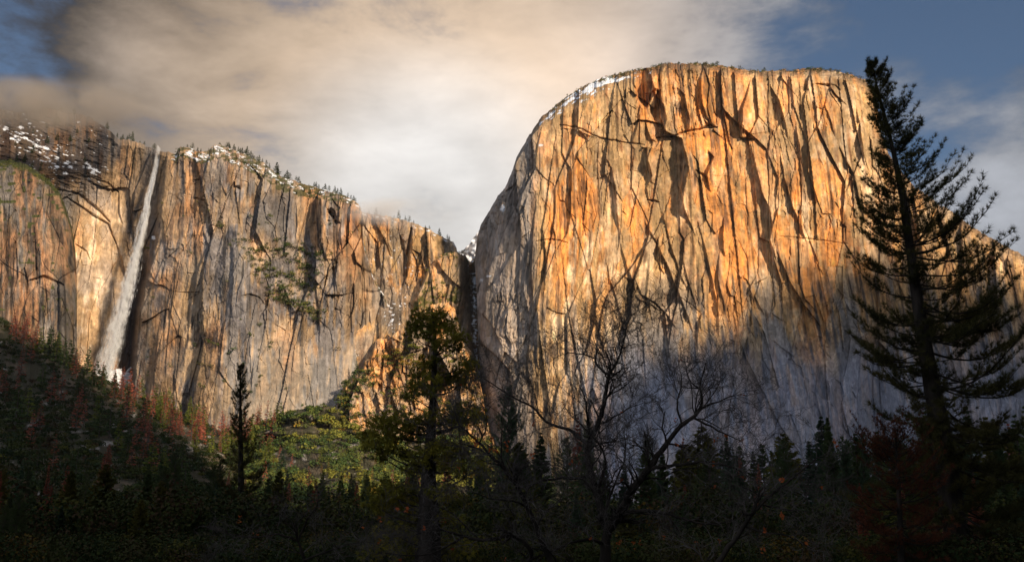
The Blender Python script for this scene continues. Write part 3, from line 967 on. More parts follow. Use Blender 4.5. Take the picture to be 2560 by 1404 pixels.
def tubes(lines):
    """lines: list of (points (n,3), radii (n,), sides) -> vertices, quads"""
    Vs, Qs, base = [], [], 0
    for pts, rad, k in lines:
        pts = np.asarray(pts, float); rad = np.asarray(rad, float)
        n = len(pts)
        tg = unit(np.gradient(pts, axis=0))
        ref = np.array([0.31, 0.87, 0.2]) if abs(tg[0, 2]) > .5 else np.array([0.1, 0.2, 1.0])
        a = unit(np.cross(tg, ref)); b = np.cross(tg, a)
        th = np.arange(k) * 2 * math.pi / k
        ring = pts[:, None] + rad[:, None, None] * (a[:, None] * np.cos(th)[None, :, None] + b[:, None] * np.sin(th)[None, :, None])
        Vs.append(ring.reshape(-1, 3))
        i = base + np.arange(n * k).reshape(n, k)
        j = np.roll(i, -1, axis=1)
        Qs.append(np.stack([i[:-1], j[:-1], j[1:], i[1:]], -1).reshape(-1, 4))
        base += n * k
    return np.concatenate(Vs), np.concatenate(Qs)


def needles(C, A, per, length, width, spread, rs=R, jit=.35):
    """bursts of needle blades (thin triangles) at points C, each burst opening along its axis A"""
    n = len(C)
    Cr = np.repeat(C, per, 0); Ar = np.repeat(A, per, 0)
    d = unit(Ar + spread * rs.normal(size=Cr.shape))
    L = np.repeat(np.broadcast_to(length, (n,)), per) * (1 + jit * (rs.rand(n * per) - .5) * 2)
    s = perp(d, rs) * (np.repeat(np.broadcast_to(width, (n,)), per) / 2)[:, None]
    V = np.stack([Cr - s, Cr + s, Cr + d * L[:, None]], 1).reshape(-1, 3)
    return V, np.arange(len(V)).reshape(-1, 3)


def leaves(C, N, size, rs=R, aspect=.6):
    """flat leaf quads at C facing roughly N"""
    u = perp(N, rs); v = np.cross(N, u)
    a = u * (np.asarray(size) / 2)[:, None]; b = v * (np.asarray(size) * aspect / 2)[:, None]
    V = np.stack([C - a, C - b, C + a, C + b], 1).reshape(-1, 3)
    return V, np.arange(len(V)).reshape(-1, 4)


def cat_meshes(parts):
    Vs, Fs, b = [], [], 0
    for V, F in parts:
        Vs.append(V); Fs.append(F + b); b += len(V)
    return np.concatenate(Vs), np.concatenate(Fs)


M_BARK = plain_material('dark_bark', (.016, .013, .010), (.042, .033, .026), 3.0, .95, stretch=(1, 1, .25), bump=.03)
M_BARKFAR = plain_material('far_bark', (.06, .045, .035), (.10, .08, .065), .6, .95)
M_FIR = plain_material('fir_needles', (.036, .060, .022), (.080, .100, .028), .25, .8, .15, objvar=.5)
M_PINE = plain_material('pine_needles', (.040, .040, .011), (.095, .080, .020), .5, .8, .15)
M_LIME = plain_material('sunny_needles', (.10, .14, .022), (.17, .17, .028), .2, .8, .25, objvar=.4)
M_CEDAR = plain_material('cedar_sprays', (.075, .075, .014), (.125, .105, .018), .45, .8, .2, objvar=.3)
M_DEAD = plain_material('dead_needles', (.27, .065, .038), (.42, .14, .085), .2, .9, .15, objvar=.6)
M_GOLD = plain_material('golden_needles', (.26, .15, .025), (.34, .19, .04), .2, .9, .2)
M_BLUE = plain_material('bluegreen_needles', (.035, .068, .042), (.07, .105, .05), .25, .8, .2, objvar=.4)


def crowns(pos, rad, cols, nleaf, flat=.75, seed=1, lobes=5, lsize=.30):
    """rounded brush and oak crowns made of leaf quads over several lobes"""
    rs = np.random.RandomState(seed)
    n = len(pos)
    pos = np.asarray(pos); rad = np.asarray(rad, float)
    lc = rs.normal(size=(n, lobes, 3)); lc = unit(lc) * (rs.rand(n, lobes, 1) ** .5) * np.array([.75, .75, .45]); lc[..., 2] = np.abs(lc[..., 2]) * .9
    lr = .38 + .28 * rs.rand(n, lobes)
    k = rs.randint(0, lobes, size=(n, nleaf))
    d = unit(rs.normal(size=(n, nleaf, 3))); d[..., 2] = np.abs(d[..., 2]) * 1.1 - .15; d = unit(d)
    ii = np.arange(n)[:, None]
    r_ = lr[ii, k][..., None] * (.8 + .25 * rs.rand(n, nleaf, 1))
    loc = (lc[ii, k] + d * r_) * np.array([1, 1, flat])
    C = pos[:, None] + loc * rad[:, None, None]
    Nn = unit(d + .45 * rs.normal(size=d.shape))
    size = (lsize * rad[:, None] * (.6 + .8 * rs.rand(n, nleaf))).ravel()
    V, Q = leaves(C.reshape(-1, 3), Nn.reshape(-1, 3), size, rs, .75)
    tint = np.repeat((np.asarray(cols)[:, None] * (.86 + .28 * rs.rand(n, nleaf, 1))).reshape(-1, 3), 4, 0)
    return V, Q, tint


VEG = np.array([(.075, .088, .020), (.042, .066, .018), (.14, .135, .024), (.085, .070, .026), (.22, .135, .022), (.11, .065, .03)])


def pick(n, p, rs):
    c = VEG[rs.choice(len(VEG), n, p=p)]
    return c * (.8 + .4 * rs.rand(n, 1))


def brush_on(name, sheetname, gen, label, cat, seed, rmin, rmax, p, nleaf=36, sink=.2, out=1.0):
    rs = np.random.RandomState(seed)
    pts = gen(rs)
    pos = np.array([on_sheet(sheetname, x, y) for x, y in pts])
    rad = (rmin + (rmax - rmin) * rs.rand(len(pos)) ** 2) * 1.35
    pos = pos + np.stack([0 * rad, -out * rad, -sink * rad], -1)
    V, Q, t = crowns(pos, rad, pick(len(pos), p, rs), nleaf, seed=seed)
    return put(name, mesh(name, V, quads=Q, mat=M_LEAF, tint=t), kind='stuff', label=label, cat=cat)


# brush on the ledges of the waterfall cliff
def gen_ledge(rs):
    out = []
    lines = (((590, 585), (640, 640), (700, 700), (780, 770), (800, 800)), ((640, 610), (720, 640), (800, 690)), ((650, 660), (720, 690), (790, 720)), ((620, 640), (690, 740), (760, 760)),
             ((690, 600), (760, 630), (820, 650)), ((700, 715), (735, 745), (800, 800)))
    for ln in lines:
        ln = np.array(ln, float)
        for _ in range(60):
            t = rs.rand() * (len(ln) - 1); i = int(t); p_ = ln[i] + (ln[min(i + 1, len(ln) - 1)] - ln[i]) * (t - i)
            out.append((p_[0] + rs.normal() * 9, p_[1] + rs.normal() * 7))
    for _ in range(70):
        out.append((rs.uniform(350, 900), rs.uniform(500, 1000)))
    for x, y in ((548, 555), (552, 562), (540, 560), (575, 610), (582, 600), (490, 860), (520, 850), (495, 905), (545, 860), (425, 910), (505, 965), (527, 915), (560, 950), (640, 960)):
        out.append((x, y)); out.append((x + 3, y + 4))
    return out


brush_on('ledge_brush', 'waterfall_cliff', gen_ledge, 'low green brush growing on the sloping ledges across the waterfall cliff', 'brush', 31, 3.0, 8.5, (.4, .35, .15, .1, 0, 0), 34, out=.6)
brush_on('rim_brush', 'waterfall_cliff', lambda rs: [(x, float(WF_T(x)) + rs.uniform(2, 30)) for x in rs.uniform(440, 900, 170)],
         'dark scrub scattered over the snowy rim of the waterfall cliff', 'brush', 32, 1.6, 4.5, (.3, .5, .2, 0, 0, 0), 24)
brush_on('hanging_brush', 'granite_buttress', lambda rs: [(x, float(LB_T(x)) + abs(rs.normal()) * 14 + 2) for x in rs.uniform(-60, 165, 120)],
         'olive brush covering the rounded top of the left buttress', 'brush', 33, 2.5, 5.5, (.4, .2, .35, .05, 0, 0), 26)
brush_on('summit_scrub', 'granite_monolith', lambda rs: [(x, float(EL_T(x)) + abs(rs.normal()) * 5 + 1) for x in np.concatenate([rs.uniform(1380, 2180, 200), rs.normal(1570, 45, 60), rs.normal(1790, 60, 70), rs.normal(2040, 40, 50)])],
         'tiny brown scrub and boulders along the summit rim of the monolith', 'brush', 34, 2.0, 6.0, (.15, .25, .1, .5, 0, 0), 22)


def gen_spur(rs):
    out = []
    while len(out) < 520:
        x = rs.uniform(830, 1235); y = rs.uniform(755, 1130)
        if y > float(SP_T(x)) + 4 and vn(np.array([x / 26.0]), np.array([y / 20.0]), 77)[0] + .25 * (y > 1040) > .50:
            out.append((x, y))
    return out


brush_on('spur_brush', 'rocky_spur', gen_spur, 'green and golden brush filling the ledges between the crags of the rocky spur', 'brush', 35, 3.0, 8.5, (.25, .25, .28, .05, .12, .05), 46)
# the big golden bush mass on the spur and the green thicket beside it
rs_ = np.random.RandomState(5)
brush_on('golden_brush', 'rocky_spur', lambda rs: [(rs.normal(1010, 30), rs.normal(893, 9)) for _ in range(45)] + [(rs.normal(1060, 22), rs.normal(905, 9)) for _ in range(20)] + [(rs.normal(1180, 18), rs.normal(1000, 24)) for _ in range(22)],
         'golden orange brush thicket on the shoulder of the rocky spur', 'brush', 36, 4, 8, (0, 0, .3, 0, .7, 0), 50)
brush_on('green_thicket', 'rocky_spur', lambda rs: [(rs.normal(868, 13), rs.normal(990, 26)) for _ in range(50)] + [(rs.normal(900, 10), rs.normal(945, 14)) for _ in range(16)],
         'deep green oak thicket in the cleft left of the rocky spur', 'brush', 37, 5, 9, (.5, .4, .1, 0, 0, 0), 60)
brush_on('pinnacle_brush', 'rock_pinnacle', lambda rs: [(x, float(PN_T(x)) + abs(rs.normal()) * 6) for x in rs.uniform(1060, 1185, 22)] + [(rs.normal(1100, 22), rs.uniform(700, 800)) for _ in range(60)],
         'brush growing on the top and flanks of the orange rock tower', 'brush', 38, 2, 5, (.35, .3, .25, .1, 0, 0), 28)


# oak canopy over the hillside
def hillside_canopy():
    rs = np.random.RandomState(40)
    pos, rad, cols = [], [], []
    n = 0
    while n < 6800:
        x = rs.uniform(-240, 1420) if rs.rand() < .87 else rs.uniform(1300, 2650)
        ty = float(HS_T(x))
        y = ty + (1326 - ty) * rs.rand() ** 1.15
        if y < ty + 3:
            continue
        gap = vn(np.array([x / 34.0]), np.array([y / 22.0]), 66)[0]
        if gap > (.80 if x < 600 else .74):
            continue
        p = on_sheet('hillside', x, y)
        r = rs.uniform(5.0, 9.5) if x < 600 or x > 1300 else rs.uniform(5, 15)
        pos.append(p + np.array([0, 0, r * .25])); rad.append(r)
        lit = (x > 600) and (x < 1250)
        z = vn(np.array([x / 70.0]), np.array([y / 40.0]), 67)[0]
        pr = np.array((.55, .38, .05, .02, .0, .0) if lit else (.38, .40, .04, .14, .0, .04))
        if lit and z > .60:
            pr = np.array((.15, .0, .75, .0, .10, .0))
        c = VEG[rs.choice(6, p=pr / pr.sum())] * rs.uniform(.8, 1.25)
        cols.append(c * (.50 if x < 600 else 1.35)); n += 1  # left slope's shade and the mound's sunlight scaled into the leaf colour
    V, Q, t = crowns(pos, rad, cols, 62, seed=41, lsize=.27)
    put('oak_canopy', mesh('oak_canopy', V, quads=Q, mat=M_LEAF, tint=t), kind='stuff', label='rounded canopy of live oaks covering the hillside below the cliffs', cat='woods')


hillside_canopy()


def undergrowth():
    rs = np.random.RandomState(44)
    pos, rad, cols = [], [], []
    for _ in range(1800):
        D = rs.uniform(44, 90) if rs.rand() < .55 else rs.uniform(85, 230)
        px = rs.uniform(-80, 2640)
        r = rs.uniform(1.0, 2.0) if D < 85 else rs.uniform(1.6, 4.2)
        x = (px - 1280) / FPX * D
        pos.append((x, D, r * (.15 if D < 85 else .5))); rad.append(r)
        cols.append(VEG[rs.choice(6, p=(.25, .4, .12, .1, .03, .1))] * .50)
    V, Q, t = crowns(pos, rad, cols, 300, flat=1.25, seed=45, lsize=.085)
    put('undergrowth', mesh('undergrowth', V, quads=Q, mat=M_LEAF, tint=t), kind='stuff', label='dark tangled undergrowth filling the valley floor between the trees', cat='undergrowth')


undergrowth()


# ------------------------------------------------------------------ waterfall, snow cone and cascade
def waterfall():
    rs = np.random.RandomState(50)
    path = np.array([(400, 380, 3), (396, 402, 4), (387, 432, 5), (376, 470, 6.5), (366, 515, 8.5), (355, 565, 11), (344, 615, 15), (333, 665, 19), (322, 715, 21), (309, 765, 24), (296, 812, 26),
                     (282, 860, 29), (266, 905, 31), (250, 940, 26)])
    cy = path[:, 1]
    ys = np.linspace(380, 940, 60)
    front = []
    for y in ys:
        cx = np.interp(y, cy, path[:, 0]); wd = np.interp(y, cy, path[:, 2])
        front.append(min(on_sheet('waterfall_cliff', cx + k * wd, y)[1] for k in (-1.2, -.6, 0, .6, 1.2)))
    front = np.minimum.accumulate(np.array(front)) - 4
    Vs, Qs, b = [], [], 0
    for i in range(1500):
        y0 = 378 + 545 * rs.rand() ** .8
        ln = rs.uniform(14, 80)
        kk = int(ln / 5) + 3
        y = np.linspace(y0, min(y0 + ln, 948), kk)
        cx = np.interp(y, cy, path[:, 0]); wd = np.interp(y, cy, path[:, 2])
        # two main strands high up, one heavy core lower down, loose veil on the left
        m = rs.rand()
        u = rs.normal(.38, .17) if m < .60 else (rs.normal(-.42, .25) if m < .86 else rs.uniform(-1.1, 1.0))
        u = u + .18 * np.sin(y / 37.0 + 2 * m) + .05 * rs.normal()
        yy_fade = np.sin(np.linspace(0, math.pi, kk)) ** .6
        hw = (rs.uniform(.15, .45) * (0.55 + y0 / 1100)) * yy_fade + .02
        D = np.interp(y, ys, front) - rs.uniform(0, 9)
        xl = cx + u * wd
        tw = rs.uniform(-.6, .6)
        A = P(xl - hw, y, D - tw); Bp = P(xl + hw, y, D + tw)
        V = np.stack([A, Bp], 1).reshape(-1, 3)
        q = np.array([(2 * j, 2 * j + 1, 2 * j + 3, 2 * j + 2) for j in range(kk - 1)]) + b
        Vs.append(V); Qs.append(q); b += len(V)
    m = bpy.data.materials.new('falling_water')
    m.use_nodes = True
    t = NT(m.node_tree)
    geo = t.n('ShaderNodeNewGeometry')
    mp = t.n('ShaderNodeMapping'); mp.inputs['Scale'].default_value = (1, 1, .25)
    t.l(geo.outputs['Position'], mp.inputs[0])
    nz = t.n('ShaderNodeTexNoise', i_Scale=.35, i_Detail=4)
    t.l(mp.outputs[0], nz.inputs['Vector'])
    df = t.n('ShaderNodeBsdfDiffuse'); df.inputs[0].default_value = (.86, .88, .92, 1)
    tl = t.n('ShaderNodeBsdfTranslucent'); tl.inputs[0].default_value = (.86, .88, .92, 1)
    ms = t.n('ShaderNodeMixShader'); ms.inputs[0].default_value = .45
    t.l(df.outputs[0], ms.inputs[1]); t.l(tl.outputs[0], ms.inputs[2])
    tp = t.n('ShaderNodeBsdfTransparent')
    m2 = t.n('ShaderNodeMixShader')
    t.l(t.smooth(nz.outputs[0],   .40, .66, .0, .55), m2.inputs[0])
    t.l(tp.outputs[0], m2.inputs[1]); t.l(ms.outputs[0], m2.inputs[2])
    o = t.n('ShaderNodeOutputMaterial'); t.l(m2.outputs[0], o.inputs[0])
    me = mesh('waterfall', np.concatenate(Vs), quads=np.concatenate(Qs), mat=m, smooth=True)
    root = put('waterfall', None, loc=tuple(P(250, 940, float(front[-1]))), label='tall thin white waterfall plunging down the cliff and spreading into spray', cat='waterfall')
    base = np.array(root.location)
    Vw = np.concatenate(Vs) - base
    st_ = put('strands', mesh('strands', Vw, quads=np.concatenate(Qs), mat=m, smooth=True), root)
    # the body of the fall: a slab of spray whose density thins to nothing at its edges
    zc = np.array([P(x, y, np.interp(y, ys, front))[2] for x, y, _ in path]); xc = np.array([P(x, y, np.interp(y, ys, front))[0] for x, y, _ in path])
    yc = np.interp(cy, ys, front)
    hwm = path[:, 2] * 1.15 * yc / FPX
    fx = np.polyfit(zc - base[2], xc - base[0], 2); fw = np.polyfit(zc - base[2], hwm, 1) * np.array([1.0, 1.0]); fy_ = np.polyfit(zc - base[2], yc - base[1], 2)
    Vb, Qb = [], []
    zz = np.linspace(zc.min() - 6, zc.max(), 30) - base[2]
    for z_ in zz:
        x_ = np.polyval(fx, z_); w_2 = max(np.polyval(fw, z_), 2) * 1.3; y_ = np.polyval(fy_, z_)
        Vb += [(x_ - w_2, y_ - 16, z_), (x_ + w_2, y_ - 16, z_), (x_ + w_2, y_ + 3, z_), (x_ - w_2, y_ + 3, z_)]
    for k in range(29):
        for j in range(4):
            Qb.append((4 * k + j, 4 * k + (j + 1) % 4, 4 * k + 4 + (j + 1) % 4, 4 * k + 4 + j))
    Qb += [(0, 3, 2, 1), (116, 117, 118, 119)]
    mv = bpy.data.materials.new('spray'); mv.use_nodes = True
    mv.cycles.volume_step_rate = 0.05
    t = NT(mv.node_tree)
    tcn = t.n('ShaderNodeTexCoord'); sp_ = t.n('ShaderNodeSeparateXYZ'); t.l(tcn.outputs['Object'], sp_.inputs[0])
    X_, Y_, Z_ = sp_.outputs
    z2 = t.math('MULTIPLY', Z_, Z_)
    cxn = t.math('MULTIPLY_ADD', z2, float(fx[0]), t.math('MULTIPLY_ADD', Z_, float(fx[1]), float(fx[2])))
    wn = t.math('MULTIPLY_ADD', Z_, float(fw[0]), float(fw[1]))
    wz = t.n('ShaderNodeTexNoise', i_Scale=.022, i_Detail=4, i_Roughness=.6)
    wc = t.n('ShaderNodeCombineXYZ'); t.l(Z_, wc.inputs[2]); t.l(t.math('MULTIPLY', X_, .25), wc.inputs[0]); t.l(wc.outputs[0], wz.inputs['Vector'])
    wob_ = t.math('MULTIPLY_ADD', wz.outputs[0], 1.5, -.75)
    u_ = t.math('ADD', t.math('DIVIDE', t.math('SUBTRACT', X_, cxn), wn), wob_)
    cmb = t.n('ShaderNodeCombineXYZ'); t.l(t.math('MULTIPLY', u_, 3.0), cmb.inputs[0]); t.l(t.math('MULTIPLY', Z_, .022), cmb.inputs[1]); t.l(t.math('MULTIPLY', Y_, .02), cmb.inputs[2])
    nz = t.n('ShaderNodeTexNoise', i_Scale=1.6, i_Detail=5, i_Roughness=.6, i_Distortion=.3); t.l(cmb.outputs[0], nz.inputs['Vector'])
    edge = t.smooth(t.math('ABSOLUTE', t.math('SUBTRACT', u_, .12)), 1.0, .15)
    core = t.smooth(t.math('ABSOLUTE', t.math('SUBTRACT', u_, .30)), .50, .0)
    low = t.smooth(Z_, float(zz[-1]) * .55, 0.0)
    dn = t.math('MULTIPLY', edge, t.smooth(t.math('MULTIPLY_ADD', edge, .22, nz.outputs[0]), .60, .80))
    dn = t.math('ADD', t.math('MULTIPLY', dn, .09), t.math('MULTIPLY', t.math('MULTIPLY', core, t.smooth(nz.outputs[0], .40, .64)), .19))
    dn = t.math('ADD', dn, t.math('MULTIPLY', t.math('MULTIPLY', edge, low), .024))
    pv = t.n('ShaderNodeVolumePrincipled'); pv.inputs['Color'].default_value = (1, 1, 1, 1); pv.inputs['Anisotropy'].default_value = -.35; t.l(dn, pv.inputs['Density'])
    o = t.n('ShaderNodeOutputMaterial'); t.l(pv.outputs[0], o.inputs['Volume'])
    put('spray', mesh('spray', np.array(Vb), quads=np.array(Qb), mat=mv), root)


waterfall()
M_SNOW = plain_material('old_snow', (.78, .80, .84), (.55, .56, .60), .12, .7, bump=.5)


def mound(name, px0, px1, py0, py1, D, label, cat, seed, n=46):
    """a lumpy snow bank lying against the slope"""
    u = np.linspace(-1, 1, n); U_, V_ = np.meshgrid(u, u)
    r = np.sqrt(U_ ** 2 + V_ ** 2)
    sq = np.maximum(np.abs(U_), np.abs(V_)); f = np.where(r > 0, sq / np.maximum(r, 1e-6), 1)
    X = U_ * f * (1 + .5 * fbm(U_ * 3 + seed, V_ * 3, seed, 4)); Y = V_ * f * (1 + .5 * fbm(U_ * 4, V_ * 4 + seed, seed + 1, 4))
    h = (1 - np.clip(sq, 0, 1) ** 2) * 5 + 4.0 * fbm(U_ * 5, V_ * 5, seed + 2, 4)
    PXx = (px0 + px1) / 2 + X * (px1 - px0) / 2 - Y * 6; PYy = (py0 + py1) / 2 + Y * (py1 - py0) / 2
    A = P(PXx, PYy, D - h + (sq > .97) * 14)
    i = np.arange(n * n).reshape(n, n)
    q = np.stack([i[:-1, :-1], i[1:, :-1], i[1:, 1:], i[:-1, 1:]], -1).reshape(-1, 4)
    put(name, mesh(name, A.reshape(-1, 3), quads=q, mat=M_SNOW, smooth=True), label=label, cat=cat)


D_ = float(on_sheet('waterfall_cliff', 285, 940)[1])
mound('snow_cone', 236, 330, 926, 972, D_ - 22, 'white heap of snow and ice at the foot of the waterfall', 'snow bank', 3)
mound('snow_patch', 318, 328, 916, 930, D_ - 16, 'small separate patch of snow on the dark rock right of the fall', 'snow bank', 9, 16)


# ------------------------------------------------------------------ conifers
def conifer(seed, whorls, per, width, nl, style):
    """unit-height conifer: returns trunk (V,Q) and crown (V,F tri). style: fir, pine, dead, cedar"""
    rs = np.random.RandomState(seed)
    ln = [(np.array([(0.004 * math.sin(3 * z + seed), .004 * math.cos(4 * z), z) for z in np.linspace(-.03, .995, 9)]), np.linspace(.014, .0015, 9), 6)]
    C, A, S = [], [], []
    z0 = dict(fir=.07, pine=.22, dead=.12, cedar=.06)[style]
    for w_ in range(whorls):
        f = (w_ + rs.rand() * .6) / whorls
        z = z0 + (1 - z0) * f ** .92
        prof = (1 - f) ** (1.0 if style != 'cedar' else .75) * (1 if f > .1 else .65 + 3.5 * f)
        if style == 'pine':
            prof = (1 - f) ** .62 * (.75 + .5 * rs.rand())
        L = width * (prof + .018)
        for b_ in range(per):
            if style in ('dead', 'pine') and rs.rand() < .28:
                continue
            az = rs.rand() * 2 * math.pi
            l = L * rs.uniform(.50, 1.22)
            e = dict(fir=-.25, pine=.15, dead=-.12, cedar=.05)[style] + .55 * f + .15 * rs.normal()
            h = np.array([math.cos(az), math.sin(az), 0])
            tt = np.linspace(0, 1, 4)[:, None]
            pts = np.array([0, 0, z]) + h * l * tt + np.array([0, 0, 1]) * (l * (e * tt + .22 * tt ** 2))
            if style != 'fir' or nl > 8:
                ln.append((pts, np.linspace(.0030, .0006, 4) * (.6 + l / width), 3))
            t = .15 + .85 * rs.rand(nl) ** .7
            sd_ = np.array([-h[1], h[0], 0])
            wd = l * .26 * (1.15 - t)
            p = pts[0] + h * (l * t)[:, None] + np.array([0, 0, 1]) * (l * (e * t + .22 * t ** 2))[:, None] + sd_ * (rs.uniform(-1, 1, nl) * wd)[:, None] + np.array([0, 0, 1]) * (-.012 * rs.rand(nl))[:, None]
            C.append(p)
            A.append(unit(h + sd_ * rs.normal(size=(nl, 1)) * .6 + np.array([0, 0, 1]) * (.10 * rs.normal(size=(nl, 1)) + (.35 if style == 'pine' else -.12))))
            S.append(np.full(nl, .062 if nl < 8 else (.034 if nl < 15 else .022)) * (.7 + .6 * rs.rand(nl)) * (1.2 if style == 'cedar' else 1) * (.8 if style == 'dead' else 1) * (.30 + .70 * (1 - f) ** .7))
    C = np.concatenate(C); A = np.concatenate(A); S = np.concatenate(S)
    if style == 'pine':
        V, F = needles(C, A, 5, S * 1.25, S * .22, .55, rs)
    else:
        V, F = needles(C, A, 2 if nl < 8 else 3, S * 1.3, S * (.75 if style != 'dead' else .45), .30, rs)
    return tubes(ln), (V, F)


PROTO = {}


def proto(style, seed, lod):
    k = (style, seed, lod)
    if k not in PROTO:
        wh, per, nl = dict(far=(15, 6, 3), mid=(26, 8, 9), near=(38, 9, 20))[lod]
        wd = dict(fir=.17, pine=.20, dead=.13, cedar=.21)[style]
        (tv, tq), (cv, cf) = conifer(seed, wh, per, wd, nl, style)
        PROTO[k] = (tv, tq, cv, cf)
    return PROTO[k]


MESHES = {}


def tree(style, seed, lod, mat, loc, H, label, group=None, wide=1.0, name=None, lean=0.0, cat='conifer'):
    """one conifer standing at loc with height H: parts trunk and crown"""
    tv, tq, cv, cf = proto(style, seed, lod)
    nm = name or dict(fir='fir_tree', pine='pine_tree', dead='dead_conifer', cedar='cedar_tree')[style]
    k = (style, seed, lod, mat.name)
    if k not in MESHES:
        MESHES[k] = (mesh('trunk', tv, quads=tq, mat=M_BARKFAR), mesh('crown', cv, tris=cf, mat=mat)) if lod != 'far' else \
            (mesh(nm, np.concatenate([tv, cv]), quads=tq, tris=cf + len(tv), mats=[M_BARKFAR, mat], mat_idx=np.concatenate([np.zeros(len(tq)), np.ones(len(cf))])),)
    ms = MESHES[k]
    if len(ms) == 1:
        o = put(nm, ms[0], loc=loc, label=label, cat=cat, group=group)
    else:
        o = put(nm, None, loc=loc, label=label, cat=cat, group=group)
        put('trunk', ms[0], o); put('crown', ms[1], o)
    o.scale = (H * wide, H * wide, H)
    o.rotation_euler = (lean, lean * .6, (hash((round(loc[0], 1), round(loc[1], 1))) % 628) / 100.0)
    return o


rng = random.Random(7)
# trees along the rims
RIMS = [
    ('waterfall_cliff', (-20, 10, 45, 62, 88, 118, 150, 182), 'cloud-veiled conifer on the misty crest at the far left', 'conifers in the cloud at the far left', 10),
    ('waterfall_cliff', (265, 291, 300, 305, 315, 321, 329, 348, 360, 384), 'small conifer on the rim left of the waterfall', 'conifers on the rim left of the waterfall', 13),
    ('waterfall_cliff', (466, 480, 492, 500, 520, 548, 566, 571, 584, 594, 599, 605, 611, 616, 625, 631, 635, 641, 646, 655, 664, 672, 691, 694),
     'dark conifer on the high rim between the waterfall and the long slope', 'conifers on the high rim right of the waterfall', 15),
    ('waterfall_cliff', (710, 716, 723, 739, 745, 751, 771, 785, 790, 796, 805, 812, 821, 837, 843, 851, 868, 876, 884, 888),
     'conifer on the snowy slope of the rim running down to the overhang', 'conifers on the descending snowy rim', 12),
    ('canyon_headwall', (922, 940, 951, 985, 996, 1012, 1022, 1034, 1063, 1073, 1098, 1118, 1123), 'pale conifer in the cloud on the rim of the farther cliff', 'conifers on the farther cliff', 12),
    ('granite_monolith', (1538, 1550, 1565, 1571, 1582, 1641, 1655, 1664, 1674, 1727, 1744, 1752, 1766, 1784, 1794, 1816, 1830, 1898, 1912, 1998, 2019, 2079),
     'dwarf pine on the summit rim of the golden monolith', 'dwarf pines on the monolith summit', 7),
    ('rock_pinnacle', (1129, 1155, 1162), 'small tree on top of the orange rock tower', 'trees on the rock tower', 7),
]
for sh, xs, lab, grp, hh in RIMS:
    for x in xs:
        p = on_sheet(sh, x)
        st = 'pine' if (sh in ('granite_monolith', 'rock_pinnacle') or rng.random() < .35) else 'fir'
        H = hh * rng.choice((rng.uniform(.6, 1.1), rng.uniform(1.0, 2.1)))
        wide = (2.2 if sh in ('granite_monolith', 'rock_pinnacle') else 1.5) * rng.uniform(.8, 1.2)
        tree(st, rng.randint(1, 3), 'far', M_FIR, (p[0], p[1] + 4, p[2] - 1.5), H, lab, grp, wide, name='conifer')
# a few growing just below the rim on the snow
for x, dy in ((640, 22), (662, 26), (690, 30), (705, 24), (728, 22), (742, 30), (760, 18), (775, 20), (800, 16), (826, 14), (850, 12), (590, 20), (612, 24)):
    p = on_sheet('waterfall_cliff', x, float(WF_T(x)) + dy)
    tree('fir', rng.randint(1, 3), 'far', M_FIR, (p[0], p[1] - 1, p[2] - 1), rng.uniform(8, 14), 'conifer on the snow band just below the cliff rim', 'conifers on the snow band', 1.6)
for x, y in [(rng.uniform(-20, 230), rng.uniform(290, 440)) for _ in range(24)]:
    p = on_sheet('waterfall_cliff', x, max(y, float(WF_T(x)) + 6))
    tree('fir', rng.randint(1, 3), 'far', M_FIR, (p[0], p[1] - 2, p[2] - 1), rng.uniform(10, 22), 'dark conifer on the snowy shoulder above the brown buttress', 'conifers on the far left shoulder', 1.5)
for x, y, H in ((892, 902, 26), (905, 905, 14), (1178, 800, 14), (960, 890, 16), (1085, 800, 12)):
    p = on_sheet('rocky_spur', x, max(y, float(SP_T(x)) + 4)) if x != 1178 else on_sheet('rock_pinnacle', x, y)
    tree('fir', 2, 'far', M_FIR, (p[0], p[1] - 4, p[2] - 2), H, 'thin dark conifer standing among the crags of the rocky spur', 'conifers on the rocky spur', 1.2)

